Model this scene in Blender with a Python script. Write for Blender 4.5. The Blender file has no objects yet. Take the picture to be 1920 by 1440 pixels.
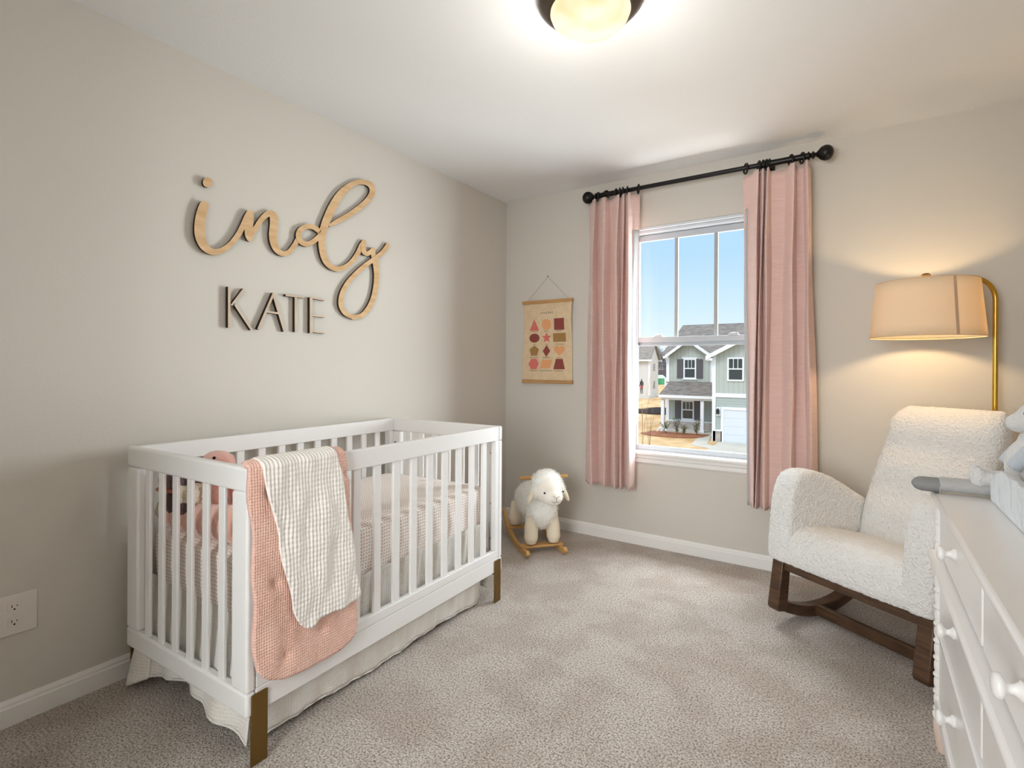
import bpy, bmesh, math, random
from mathutils import Vector, Matrix, noise
sc = bpy.context.scene
col = sc.collection
random.seed(7)
PI = math.pi
# ------------------------------------------------------------------ camera
FPX, PSI, RHO, PY = 984.65, 33.592, .342, 688.44
CAM = Vector((2.2964, -3.3706, 1.1692))
a = math.radians(PSI); r_ = math.radians(RHO)
FW = Vector((-math.sin(a), math.cos(a), 0)); RT = Vector((math.cos(a), math.sin(a), 0)); UP = Vector((0, 0, 1))
RT2 = RT*math.cos(r_)+UP*math.sin(r_); UP2 = -RT*math.sin(r_)+UP*math.cos(r_)
cd = bpy.data.cameras.new('camera'); cam = bpy.data.objects.new('camera', cd); col.objects.link(cam)
cd.sensor_width = 36; cd.lens = FPX*36/1920; cd.shift_y = (PY-720)/1920; cd.clip_start = .02; cd.clip_end = 600
m = Matrix((RT2, UP2, -FW)).transposed().to_4x4(); m.translation = CAM; cam.matrix_world = m
sc.camera = cam
def ray(x, y): return FW+RT2*((x-960)/FPX)-UP2*((y-PY)/FPX)
def on(x, y, ax, v):                    # point of the photograph on the real plane ax = v
    d = ray(x, y); i = 'xyz'.index(ax); return CAM+d*((v-CAM[i])/d[i])
# ------------------------------------------------------------------ materials
def lin(c):
    return tuple((v/255/12.92 if v/255 <= .04045 else ((v/255+.055)/1.055)**2.4) for v in c)
MATS = {}
def mat(name, c, rough=.55, metal=0, bump=None, var=None, sheen=0, spec=.35, coat=0, trans=0, emit=None, tint=None, sss=0):
    if name in MATS: return MATS[name]
    mt = bpy.data.materials.new(name); mt.use_nodes = True; nt = mt.node_tree; N = nt.nodes; Lk = nt.links
    b = N['Principled BSDF']; L3 = lin(c)
    b.inputs['Base Color'].default_value = (*L3, 1); b.inputs['Roughness'].default_value = rough
    b.inputs['Metallic'].default_value = metal; b.inputs['Specular IOR Level'].default_value = spec
    if sheen: b.inputs['Sheen Weight'].default_value = sheen; b.inputs['Sheen Roughness'].default_value = .6
    if coat: b.inputs['Coat Weight'].default_value = coat; b.inputs['Coat Roughness'].default_value = .2
    if emit: b.inputs['Emission Color'].default_value = (*lin(emit[0]), 1); b.inputs['Emission Strength'].default_value = emit[1]
    tc = N.new('ShaderNodeTexCoord')
    if var:                              # (scale, darker colour, [stretch xyz], detail)
        n = N.new('ShaderNodeTexNoise'); n.inputs['Scale'].default_value = var[0]; n.inputs['Detail'].default_value = var[3] if len(var) > 3 else 3
        mp = N.new('ShaderNodeMapping'); Lk.new(tc.outputs['Object'], mp.inputs['Vector'])
        if len(var) > 2 and var[2]: mp.inputs['Scale'].default_value = var[2]
        Lk.new(mp.outputs[0], n.inputs['Vector'])
        cr = N.new('ShaderNodeValToRGB'); cr.color_ramp.elements[0].position = .35; cr.color_ramp.elements[1].position = .65
        cr.color_ramp.elements[0].color = (*lin(var[1]), 1); cr.color_ramp.elements[1].color = (*L3, 1)
        Lk.new(n.outputs['Fac'], cr.inputs[0]); Lk.new(cr.outputs[0], b.inputs['Base Color'])
    if bump:                             # list of (kind, scale, distance, stretch)
        prev = None
        for bb in bump:
            kind, s, dist = bb[:3]; st = bb[3] if len(bb) > 3 else None
            mp = N.new('ShaderNodeMapping'); Lk.new(tc.outputs['Object'], mp.inputs['Vector'])
            if st: mp.inputs['Scale'].default_value = st
            if kind == 'noise':
                t = N.new('ShaderNodeTexNoise'); t.inputs['Scale'].default_value = s; t.inputs['Detail'].default_value = 2; o = t.outputs['Fac']
            elif kind == 'voro':
                t = N.new('ShaderNodeTexVoronoi'); t.inputs['Scale'].default_value = s; o = t.outputs['Distance']
            else:
                t = N.new('ShaderNodeTexWave'); t.bands_direction = kind[-1].upper(); t.inputs['Scale'].default_value = s; t.inputs['Distortion'].default_value = 1.2; t.inputs['Detail Scale'].default_value = .6; o = t.outputs['Fac']
            Lk.new(mp.outputs[0], t.inputs['Vector'])
            bp = N.new('ShaderNodeBump'); bp.inputs['Distance'].default_value = dist; bp.inputs['Strength'].default_value = 1
            Lk.new(o, bp.inputs['Height'])
            if prev: Lk.new(prev.outputs[0], bp.inputs['Normal'])
            prev = bp
        Lk.new(prev.outputs[0], b.inputs['Normal'])
    if trans:
        tr = N.new('ShaderNodeBsdfTranslucent'); tr.inputs['Color'].default_value = (*(lin(tint) if tint else L3), 1)
        mx = N.new('ShaderNodeMixShader'); mx.inputs[0].default_value = trans
        Lk.new(b.outputs[0], mx.inputs[1]); Lk.new(tr.outputs[0], mx.inputs[2]); Lk.new(mx.outputs[0], N['Material Output'].inputs[0])
    MATS[name] = mt; return mt
# ------------------------------------------------------------------ mesh builder
class MB:
    def __init__(s): s.v = []; s.f = []; s.mi = []; s.cur = 0
    def add(s, vs, fs):
        n = len(s.v); s.v += [tuple(v) for v in vs]; s.f += [tuple(i+n for i in f) for f in fs]; s.mi += [s.cur]*len(fs); return s
    def box(s, a, b, M=None):
        x0, y0, z0 = a; x1, y1, z1 = b
        vs = [Vector(p) for p in ((x0,y0,z0),(x1,y0,z0),(x1,y1,z0),(x0,y1,z0),(x0,y0,z1),(x1,y0,z1),(x1,y1,z1),(x0,y1,z1))]
        if M: vs = [M @ v for v in vs]
        return s.add(vs, [(0,3,2,1),(4,5,6,7),(0,1,5,4),(1,2,6,5),(2,3,7,6),(3,0,4,7)])
    def prism(s, poly, ax, lo, hi):      # polygon (2D) extruded along axis ax
        n = len(poly); vs = []
        for t in (lo, hi):
            for p in poly: q = list(p); q.insert('xyz'.index(ax), t); vs.append(q)
        return s.add(vs, [tuple(range(n))[::-1], tuple(range(n, 2*n))]+[(i, (i+1) % n, n+(i+1) % n, n+i) for i in range(n)])
    def tube(s, pts, r, n=12, caps=True, sq=None):
        pts = [Vector(p) for p in pts]; m_ = len(pts); rs = r if isinstance(r, (list, tuple)) else [r]*m_
        vs = []; ref = None
        for i, p in enumerate(pts):
            d = (pts[min(i+1, m_-1)]-pts[max(i-1, 0)]).normalized()
            if ref is None: ref = Vector((0,0,1)) if abs(d.z) < .9 else Vector((1,0,0))
            u = (ref-d*ref.dot(d)).normalized(); w = d.cross(u); ref = u
            for k in range(n):
                t = 2*PI*k/n; vs.append(p+(u*math.cos(t)+w*math.sin(t)*(sq or 1))*rs[i])
        fs = [(i*n+k, i*n+(k+1) % n, (i+1)*n+(k+1) % n, (i+1)*n+k) for i in range(m_-1) for k in range(n)]
        if caps: fs += [tuple(range(n))[::-1], tuple(range((m_-1)*n, m_*n))]
        return s.add(vs, fs)
    def lathe(s, prof, c=(0,0,0), ax='z', n=32):
        vs = []; m_ = len(prof)
        for r, h in prof:
            for k in range(n):
                t = 2*PI*k/n; A, B = r*math.cos(t), r*math.sin(t)
                p = (A, B, h) if ax == 'z' else ((A, h, B) if ax == 'y' else (h, A, B))
                vs.append((p[0]+c[0], p[1]+c[1], p[2]+c[2]))
        fs = [(i*n+k, i*n+(k+1) % n, (i+1)*n+(k+1) % n, (i+1)*n+k) for i in range(m_-1) for k in range(n)]
        fs += [tuple(range(n))[::-1], tuple(range((m_-1)*n, m_*n))]
        return s.add(vs, fs)
    def ball(s, c, r, n=16, M=None):
        vs = []; rr = r if isinstance(r, (tuple, list)) else (r, r, r); m_ = n//2
        for i in range(m_+1):
            ph = PI*i/m_
            for k in range(n):
                t = 2*PI*k/n; v = Vector((rr[0]*math.sin(ph)*math.cos(t), rr[1]*math.sin(ph)*math.sin(t), rr[2]*math.cos(ph)))
                if M: v = M @ v
                vs.append(v+Vector(c))
        return s.add(vs, [(i*n+k, (i+1)*n+k, (i+1)*n+(k+1) % n, i*n+(k+1) % n) for i in range(m_) for k in range(n)])
    def torus(s, c, R, r, nrm='x', n=24, m_=8, rot=0):
        vs = []
        for i in range(n):
            t = 2*PI*i/n
            for k in range(m_):
                p = 2*PI*k/m_; q = R+r*math.cos(p)
                v = Vector((r*math.sin(p), q*math.cos(t), q*math.sin(t)))
                if nrm == 'z': v = Vector((v.y, v.z, v.x))
                if nrm == 'y': v = Vector((v.y, v.x, v.z))
                if rot: v = Matrix.Rotation(rot, 3, 'Z') @ v
                vs.append(v+Vector(c))
        return s.add(vs, [(i*m_+k, i*m_+(k+1) % m_, ((i+1) % n)*m_+(k+1) % m_, ((i+1) % n)*m_+k) for i in range(n) for k in range(m_)])
    def grid(s, fn, nu, nv, closed=False):
        vs = [fn(i/(nu-1) if not closed else i/nu, j/(nv-1)) for j in range(nv) for i in range(nu)]
        lim = nu if closed else nu-1
        return s.add(vs, [(j*nu+i, j*nu+(i+1) % nu, (j+1)*nu+(i+1) % nu, (j+1)*nu+i) for j in range(nv-1) for i in range(lim)])
    def obj(s, name, mats, parent=None, smooth=False, bevel=0, seg=2, fix=True, doubles=False):
        me = bpy.data.meshes.new(name); me.from_pydata(s.v, [], s.f)
        for mm in (mats if isinstance(mats, (list, tuple)) else [mats]): me.materials.append(mm)
        for p, i in zip(me.polygons, s.mi): p.material_index = i; p.use_smooth = smooth
        if fix or doubles:
            bm = bmesh.new(); bm.from_mesh(me)
            if doubles: bmesh.ops.remove_doubles(bm, verts=bm.verts, dist=1e-5)
            if fix: bmesh.ops.recalc_face_normals(bm, faces=bm.faces)
            bm.to_mesh(me); bm.free()
        o = bpy.data.objects.new(name, me); col.objects.link(o)
        if parent: o.parent = parent
        if bevel:
            b = o.modifiers.new('bevel', 'BEVEL'); b.width = bevel; b.segments = seg; b.limit_method = 'ANGLE'; b.angle_limit = .6
            for p in me.polygons: p.use_smooth = True
            if hasattr(me, 'set_sharp_from_angle'): me.set_sharp_from_angle(angle=.7)
        elif smooth and hasattr(me, 'set_sharp_from_angle'): me.set_sharp_from_angle(angle=1.0)
        return o
def tag(o, label=None, cat=None, group=None, kind=None):
    if label: o['label'] = label
    if cat: o['category'] = cat
    if group: o['group'] = group
    if kind: o['kind'] = kind
    return o
def thing(name, loc, rz, label, cat, group=None):
    o = bpy.data.objects.new(name, None); col.objects.link(o); o.empty_display_size = .05
    o.location = loc; o.rotation_euler = (0, 0, rz); return tag(o, label, cat, group)
def struct(o, label=None): return tag(o, label, None, None, 'structure')
def solid(o, t, off=0):
    md = o.modifiers.new('solid', 'SOLIDIFY'); md.thickness = t; md.offset = off; return o
def subd(o, n=1):
    md = o.modifiers.new('subd', 'SUBSURF'); md.levels = n; md.render_levels = n; return o
def blob(name, parts, mt, parent, vox=.008, smooth_it=4, disp=None):
    b = MB()
    for p in parts:
        if p[0] == 'e': b.ball(p[1], p[2], 20, p[3] if len(p) > 3 else None)
        elif p[0] == 't': b.tube(p[1], p[2], 14)
        elif p[0] == 'b': b.box(p[1], p[2])
    o = b.obj(name, mt, parent, smooth=True)
    rm = o.modifiers.new('remesh', 'REMESH'); rm.mode = 'VOXEL'; rm.voxel_size = vox; rm.use_smooth_shade = True
    sm = o.modifiers.new('smooth', 'SMOOTH'); sm.iterations = smooth_it; sm.factor = .5
    if disp:
        tx = bpy.data.textures.new(name+'_tx', 'CLOUDS'); tx.noise_scale = disp[0]
        d = o.modifiers.new('disp', 'DISPLACE'); d.texture = tx; d.strength = disp[1]; d.mid_level = .5; d.texture_coords = 'LOCAL'
    return o
def fuzz(name, src, n, ln, wd, mt, parent, keep=None):
    dg = bpy.context.evaluated_depsgraph_get(); ev = src.evaluated_get(dg); me = ev.to_mesh()
    fs = [(p.center.copy(), p.normal.copy(), p.area) for p in me.polygons if keep is None or keep(p.center)]
    ev.to_mesh_clear(); rnd = random.Random(3)
    ws = [f[2] for f in fs]; b = MB()
    for c, nn, ar in rnd.choices(fs, weights=ws, k=n):
        j = Vector((rnd.uniform(-1, 1), rnd.uniform(-1, 1), rnd.uniform(-1, 1)))
        c = c+(j-nn*j.dot(nn))*math.sqrt(ar)*.6
        d = (nn+j*.75+Vector((0, 0, -.25))).normalized(); t = d.orthogonal().normalized()
        t = Matrix.Rotation(rnd.uniform(0, 6.28), 3, d) @ t
        l = ln*rnd.uniform(.6, 1.2); mid = c+d*l*.55; tip = c+d*l+Vector((0, 0, -l*.25))+t*l*.2
        b.add([c-t*wd-nn*.002, c+t*wd-nn*.002, mid+t*wd, mid-t*wd, tip], [(0,1,2,3), (3,2,4)])
    o = b.obj(name, mt, parent, smooth=True, fix=False); return o
def text_mb(s, size, ax_u, ax_v, origin, align='CENTER', spacing=1.0, ext=0):
    cu = bpy.data.curves.new('t', 'FONT'); cu.body = s; cu.size = size; cu.align_x = align; cu.space_character = spacing; cu.extrude = ext
    o = bpy.data.objects.new('t', cu); col.objects.link(o); dg = bpy.context.evaluated_depsgraph_get()
    me = o.evaluated_get(dg).to_mesh(); n = Vector(ax_u).cross(Vector(ax_v))
    vs = [Vector(origin)+Vector(ax_u)*v.co.x+Vector(ax_v)*v.co.y+n*v.co.z for v in me.vertices]; fs = [tuple(p.vertices) for p in me.polygons]
    o.evaluated_get(dg).to_mesh_clear(); bpy.data.objects.remove(o); bpy.data.curves.remove(cu); return vs, fs
def smooth_path(P, n=6):                 # Catmull-Rom through tuples
    out = []; P = [tuple(p) for p in P]; Q = [P[0]]+P+[P[-1]]
    for i in range(1, len(Q)-2):
        for k in range(n):
            t = k/n; p0, p1, p2, p3 = Q[i-1], Q[i], Q[i+1], Q[i+2]
            out.append(tuple(.5*((2*b_)+(-a_+c_)*t+(2*a_-5*b_+4*c_-d_)*t*t+(-a_+3*b_-3*c_+d_)*t**3) for a_, b_, c_, d_ in zip(p0, p1, p2, p3)))
    out.append(P[-1]); return out
def lerp(a_, b_, t): return a_+(b_-a_)*t
def interp(keys, x):
    if x <= keys[0][0]: return keys[0][1]
    for (x0, y0), (x1, y1) in zip(keys, keys[1:]):
        if x <= x1: return lerp(y0, y1, (x-x0)/(x1-x0))
    return keys[-1][1]
# common materials
WALL = mat('wall_paint', (206,200,190), .75, bump=[('noise', 90, .0003)], spec=.2)
CEIL = mat('ceiling_paint', (232,232,231), .85, bump=[('noise', 60, .0006)], spec=.1)
TRIM = mat('trim_paint', (232,229,225), .4, spec=.4)
CRIB = mat('crib_paint', (238,236,234), .35, spec=.45)
BRASS = mat('dull_brass', (124,96,50), .38, metal=.75, spec=.5)
GOLD = mat('gold_pole', (205,165,72), .25, metal=1)
BLACKM = mat('black_metal', (34,31,30), .35, metal=.6, spec=.5)
VINYL = mat('white_vinyl', (206,209,212), .35); SASH = mat('sash_vinyl_shaded', (182,186,190), .35)  # sash copy of the vinyl is darker: backlit shade painted in
GLASS = None
def glass(name, tintc=(1,1,1), gl=.06):
    mt = bpy.data.materials.new(name); mt.use_nodes = True; nt = mt.node_tree; N = nt.nodes
    N.remove(N['Principled BSDF']); tr = N.new('ShaderNodeBsdfTransparent'); tr.inputs[0].default_value = (*tintc, 1)
    g = N.new('ShaderNodeBsdfGlossy'); g.inputs['Roughness'].default_value = .02; mx = N.new('ShaderNodeMixShader'); mx.inputs[0].default_value = gl
    nt.links.new(tr.outputs[0], mx.inputs[1]); nt.links.new(g.outputs[0], mx.inputs[2]); nt.links.new(mx.outputs[0], N['Material Output'].inputs[0]); return mt
GLASS = glass('window_glass', (.98,.99,.99), .012)
# ------------------------------------------------------------------ room shell
RX, FY, RH = 3.12, -3.75, 2.44; HY1 = FY-1.3           # right wall, front wall, ceiling height
T = .12
WX0, WX1, WZ0, WZ1 = .975, 1.845, .600, 2.10
# carpet
mt = mat('carpet', (196,181,166), .95, spec=.05, sheen=.25); nt = mt.node_tree; N = nt.nodes; Lk = nt.links; b = N['Principled BSDF']
tc = N.new('ShaderNodeTexCoord')
def nz(s, d=2, rough=.5):
    n = N.new('ShaderNodeTexNoise'); n.inputs['Scale'].default_value = s; n.inputs['Detail'].default_value = d; n.inputs['Roughness'].default_value = rough; Lk.new(tc.outputs['Object'], n.inputs['Vector']); return n
n1 = nz(150, 3, .6); n2 = nz(4.5, 3, .55); v1 = N.new('ShaderNodeTexVoronoi'); v1.inputs['Scale'].default_value = 240; Lk.new(tc.outputs['Object'], v1.inputs['Vector'])
cr = N.new('ShaderNodeValToRGB'); e = cr.color_ramp.elements; e[0].position = .33; e[0].color = (*lin((112,96,82)), 1); e[1].position = .58; e[1].color = (*lin((222,211,200)), 1)
Lk.new(n1.outputs['Fac'], cr.inputs[0])
c2 = N.new('ShaderNodeValToRGB'); e = c2.color_ramp.elements; e[0].position = .42; e[0].color = (.86,.83,.80,1); e[1].position = .56; e[1].color = (1.0,1.0,1.0,1)
Lk.new(n2.outputs['Fac'], c2.inputs[0])
mx = N.new('ShaderNodeMix'); mx.data_type = 'RGBA'; mx.blend_type = 'MULTIPLY'; mx.inputs[0].default_value = 1
Lk.new(cr.outputs[0], mx.inputs[6]); Lk.new(c2.outputs[0], mx.inputs[7]); Lk.new(mx.outputs[2], b.inputs['Base Color'])
b1 = N.new('ShaderNodeBump'); b1.inputs['Distance'].default_value = .006; Lk.new(n1.outputs['Fac'], b1.inputs['Height'])
b2 = N.new('ShaderNodeBump'); b2.inputs['Distance'].default_value = .003; Lk.new(v1.outputs['Distance'], b2.inputs['Height']); Lk.new(b1.outputs[0], b2.inputs['Normal'])
Lk.new(b2.outputs[0], b.inputs['Normal'])
struct(MB().box((-T, HY1, -.1), (RX+T, T*0, 0)).obj('floor', mt))
struct(MB().box((-T, HY1, RH), (RX+T, T, RH+.12)).obj('ceiling', CEIL))
struct(MB().box((-T, HY1, 0), (0, T, RH)).obj('wall_left', WALL))
struct(MB().box((RX, HY1, 0), (RX+T, T, RH)).obj('wall_right', WALL))
wb = MB(); wb.box((0, 0, -.1), (WX0, T, RH)); wb.box((WX1, 0, -.1), (RX, T, RH)); wb.box((WX0, 0, -.1), (WX1, T, WZ0)); wb.box((WX0, 0, WZ1), (WX1, T, RH))
struct(wb.obj('wall_back', WALL))
DX0, DX1 = 1.15, 2.15                    # open doorway behind the camera
wf = MB(); wf.box((0, FY-T, 0), (DX0, FY, RH)); wf.box((DX1, FY-T, 0), (RX, FY, RH)); wf.box((DX0, FY-T, 2.05), (DX1, FY, RH))
struct(wf.obj('wall_front', WALL))
struct(MB().box((-T, HY1-T, 0), (RX+T, HY1, RH)).obj('wall_hall', WALL))
hw = MB()
for x0, x1, z0, z1 in ((.85,.9,.65,2.25),(2.4,2.45,.65,2.25),(.9,2.4,.65,.7),(.9,2.4,2.2,2.25)): hw.box((x0, HY1, z0), (x1, HY1+.05, z1))
struct(hw.obj('hall_fill_frame', TRIM))  # made-up window frame around the added hall fill light
dt = MB()
for x0 in (DX0-.07, DX1): dt.box((x0, FY, 0), (x0+.07, FY+.018, 2.12))
dt.box((DX0, FY, 2.05), (DX1, FY+.018, 2.12)); struct(dt.obj('trim_2', TRIM, bevel=.003))
# baseboards: profile extruded
bp = [(0, 0), (.015, 0), (.015, .058), (.011, .063), (.011, .071), (.006, .080), (0, .082)]
b = MB(); b.prism([(p[0], p[1]) for p in bp], 'y', FY, 0); struct(b.obj('baseboard_left', TRIM))
b = MB(); b.prism([(-p[0], p[1]) for p in bp], 'x', .015, RX); struct(b.obj('baseboard_back', TRIM))
b = MB(); b.prism([(RX-p[0], p[1]) for p in bp], 'y', FY, -.015); struct(b.obj('baseboard_right', TRIM))
# window: liner, frame, two sashes, lites, glass, locks
w = thing('window_1', (WX0, 0, WZ0), 0, 'white double hung window with three upper lites between pink curtains', None); w['kind'] = 'structure'
WW, WH = WX1-WX0, WZ1-WZ0
b = MB(); b.box((0, .004, .0), (.014, .118, WH)); b.box((WW-.014, .004, 0), (WW, .118, WH)); b.box((.014, .004, WH-.016), (WW-.014, .118, WH))
b.box((.014, .035, 0), (.032, .118, WH-.016)); b.box((WW-.032, .035, 0), (WW-.014, .118, WH-.016)); b.box((.032, .035, WH-.034), (WW-.032, .118, WH-.016)); b.box((.032, .055, 0.0), (WW-.032, .118, .022))
b.obj('frame', VINYL, w, bevel=.002)
zm = 1.345-WZ0                           # meeting rail
def sash(name, y0, y1, z0, z1, bt, tp):
    s_ = .03; x0, x1 = .033, WW-.033; b = MB()
    b.box((x0, y0, z0), (x0+s_, y1, z1)); b.box((x1-s_, y0, z0), (x1, y1, z1)); b.box((x0+s_, y0, z0), (x1-s_, y1, z0+bt)); b.box((x0+s_, y0, z1-tp), (x1-s_, y1, z1))
    return b.obj(name, SASH, w, bevel=.003), (x0+s_, x1-s_, z0+bt, z1-tp)
s1, (gx0, gx1, gz0, gz1) = sash('upper_sash', .085, .112, zm-.028, WH-.036, .045, .04)
MB().box((gx0, .098, gz0), (gx1, .1005, gz1)).obj('glass_pane', GLASS, s1)
for k in (1, 2):
    x = lerp(gx0, gx1, k/3); MB().box((x-.011, .092, gz0), (x+.011, .107, gz1)).obj('muntin', mat('muntin_shaded', (160,160,156), .5), s1)  # muntin colour darkened to imitate white bars seen against the light
s2, (gx0, gx1, gz0, gz1) = sash('lower_sash', .056, .083, .022, zm+.03, .03, .034)
MB().box((gx0, .068, gz0), (gx1, .0705, gz1)).obj('glass_pane', GLASS, s2)
for x in (.2, .67):
    b = MB(); b.box((x-.03, .05, zm+.03), (x+.03, .08, zm+.038)); b.ball((x, .062, zm+.04), (.018,.012,.009), 12); b.box((x-.02, .046, zm+.038), (x+.03, .054, zm+.046)); b.obj('sash_lock', VINYL, w, bevel=.002)
b = MB(); b.box((WX0-.06, -.032, WZ0-.002), (WX1+.06, .055, WZ0+.018)); struct(b.obj('trim_1', TRIM, bevel=.006, seg=3))
b = MB(); b.prism([(0, WZ0-.002), (-.02, WZ0-.002), (-.02, WZ0-.02), (-.014, WZ0-.028), (-.014, WZ0-.05), (-.008, WZ0-.058), (0, WZ0-.062)], 'x', WX0-.04, WX1+.04); struct(b.obj('trim_3', TRIM))
# ------------------------------------------------------------------ outlet
t = thing('wall_outlet', (0, on(26, 1150, 'x', 0).y, .355), 0, 'white duplex wall outlet low on the left wall beside the crib', 'outlet')
PL = mat('outlet_plastic', (222,214,206), .35); DK = mat('dark_slot', (25,20,18), .6)
b = MB(); b.box((.001, -.0575, -.066), (.0055, .0575, .066)); b.obj('cover_plate', PL, t, bevel=.003, seg=3)
for z in (.0245, -.0245):
    pts = []
    for k in range(24):
        q = 2*PI*k/24; pts.append((max(-.0165, min(.0165, .0195*math.cos(q))), z+max(-.0145, min(.0145, .0195*math.sin(q)))))
    rc = MB().prism(pts, 'x', .004, .0068).obj('receptacle', PL, t, bevel=.0006)
    b = MB(); b.box((.0066, -.0075, z-.001), (.0072, -.0055, z+.008)); b.box((.0066, .0055, z-.000), (.0072, .0072, z+.0065)); b.lathe([(.0028, .0066), (.0028, .0072)], (0, 0, z-.007), 'x', 12); b.obj('slot', DK, rc)
MB().lathe([(.003, .0054), (.003, .0064), (.0015, .007)], (0, 0, 0), 'x', 12).obj('screw', PL, t)
# ------------------------------------------------------------------ wooden name sign on the left wall
WOOD = mat('plywood', (214,182,142), .5, var=(9, (198,160,116), (1, 1, 5), 6)); PALE = mat('pale_plywood', (206,188,168), .5, var=(12, (196,174,150), None)); BURN = mat('burnt_edge', (52,38,30), .8)
XF, XB = .020, .007
def zp(X, Y): return (340+X/4, 300+Y/4)
def wallpt(X, Y, x=XF):
    p = on(*zp(X, Y), 'x', XF); return Vector((x, p.y, p.z))
def extrude_outline(b, L_, R_, caps=(True, True)):
    # L_/R_: lists of wall points; front face (mat 0), sides (mat 1)
    n = len(L_); fr = L_+R_[::-1]; bk = [Vector((XB, p.y, p.z)) for p in fr]; m_ = len(fr)
    b.cur = 0; b.add(fr, [(i, i+1, m_-2-i, m_-1-i) for i in range(n-1)])
    b.cur = 1; b.add(fr+bk, [(i, (i+1) % m_, m_+(i+1) % m_, m_+i) for i in range(m_)])
def stroke(b, P):
    Q = smooth_path(P, 5); L_ = []; R_ = []; k0 = len(Q)
    for i, (x, y, wd) in enumerate(Q):
        x0, y0, _ = Q[max(i-1, 0)]; x1, y1, _ = Q[min(i+1, k0-1)]; d = math.hypot(x1-x0, y1-y0) or 1; nx, ny = -(y1-y0)/d, (x1-x0)/d
        L_.append(wallpt(x+nx*wd/2, y+ny*wd/2)); R_.append(wallpt(x-nx*wd/2, y-ny*wd/2))
    def cap(i, j):                       # rounded end
        x, y, wd = Q[i]; x0, y0, _ = Q[j]; d = math.hypot(x-x0, y-y0) or 1; ux, uy = (x-x0)/d, (y-y0)/d; out = []
        for k in range(1, 6):
            t_ = PI/2-PI/2*k/6; out.append((ux*wd/2*math.cos(t_), uy*wd/2*math.cos(t_), wd/2*math.sin(t_)))
        return x, y, ux, uy, out
    x, y, ux, uy, c_ = cap(-1, -2)
    for cx_, cy_, s_ in c_: L_.append(wallpt(x+cx_-uy*s_, y+cy_+ux*s_)); R_.append(wallpt(x+cx_+uy*s_, y+cy_-ux*s_))
    x, y, ux, uy, c_ = cap(0, 1)
    for cx_, cy_, s_ in c_: L_.insert(0, wallpt(x+cx_+uy*s_, y+cy_-ux*s_)); R_.insert(0, wallpt(x+cx_-uy*s_, y+cy_+ux*s_))
    extrude_outline(b, L_, R_)
S = []
S.append([(170,342,72),(152,400,78),(139,480,80),(140,560,78),(162,630,66),(202,674,54),(250,690,44),(310,675,42),(370,630,40),(420,570,42),(460,500,44),(490,435,48),(513,402,56)])
S.append([(515,403,56),(512,450,62),(507,520,62),(508,560,58),(514,588,46)])
S.append([(518,570,36),(560,512,40),(600,450,40),(640,410,44),(672,402,52),(694,425,60),(697,480,62),(690,560,62),(698,625,56),(722,676,46),(762,702,38),(808,690,36),(848,642,36),(878,590,36),(888,560,30)])
S.append([(1030,530,36),(990,503,36),(940,500,38),(897,522,40),(880,560,42),(892,604,40),(935,631,38),(985,614,38),(1030,578,38),(1066,530,36)])
S.append([(1118,488,24),(1180,455,36),(1260,410,38),(1340,355,42),(1400,300,42),(1434,240,42),(1424,192,42),(1380,168,36),(1318,168,38),(1250,203,46),(1190,262,56),(1142,340,62),(1104,420,62),(1074,500,58),(1056,580,50),(1057,660,48),(1077,740,46),(1112,790,42),(1165,816,38),(1222,806,36),(1280,762,34),(1325,700,36),(1350,650,38),(1369,616,38)])
S.append([(1369,616,38),(1366,655,36),(1372,690,36),(1396,703,34),(1420,688,34),(1437,672,36)])
S.append([(1437,672,36),(1442,712,36),(1456,755,44),(1462,800,42),(1466,870,38),(1460,950,38),(1440,1040,38),(1402,1118,38),(1350,1168,34),(1290,1180,32)])
S.append([(1290,1180,32),(1232,1150,34),(1197,1090,34),(1203,1010,34),(1242,930,34),(1300,862,34),(1370,798,34),(1440,748,34),(1500,700,32),(1535,660,32),(1549,634,30)])
org = wallpt(800, 700)
t = thing('script_name_sign', (0, org.y, org.z), 0, 'light wooden cursive sign reading indy mounted high on the left wall', 'sign')
b = MB()
for i, s_ in enumerate(S): n0 = len(b.v); stroke(b, s_); b.v[n0:] = [(v[0]-.00035*((i*3) % 7), v[1], v[2]) for v in b.v[n0:]]
b.v = [(v[0], v[1]-org.y, v[2]-org.z) for v in b.v]; b.obj('script_letters', [WOOD, BURN], t, fix=False)
b = MB(); L_ = [wallpt(197+36*math.cos(PI*k/12), 167+38*math.sin(PI*k/12)) for k in range(13)]; R_ = [wallpt(197+36*math.cos(PI*k/12), 167-38*math.sin(PI*k/12)) for k in range(13)]
extrude_outline(b, L_, R_); b.v = [(v[0], v[1]-org.y, v[2]-org.z) for v in b.v]; b.obj('letter_dot', [WOOD, BURN], t, fix=False)
XF, XB = .014, .0005
def bars(name, segs, label):
    b = MB(); c0 = wallpt(segs[0][0], segs[0][1])
    for x0, y0, x1, y1, wd in segs:
        d = math.hypot(x1-x0, y1-y0); nx, ny = -(y1-y0)/d*wd/2, (x1-x0)/d*wd/2
        if abs(x1-x0) < 30: nx, ny = wd/2, 0     # plumb cuts
        elif abs(y1-y0) < 30: nx, ny = 0, wd/2
        n0 = len(b.v); extrude_outline(b, [wallpt(x0+nx, y0+ny), wallpt(x1+nx, y1+ny)], [wallpt(x0-nx, y0-ny), wallpt(x1-nx, y1-ny)]); b.v[n0:] = [(v[0]-.0004*(n0 % 7), v[1], v[2]) for v in b.v[n0:]]
    b.v = [(v[0]-c0.x, v[1]-c0.y, v[2]-c0.z) for v in b.v]
    o = b.obj(name, [PALE, BURN], None, fix=False); o.location = c0
    return tag(o, label, 'letter', 'thin wooden block letters under the cursive sign')
_k = 0
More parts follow.
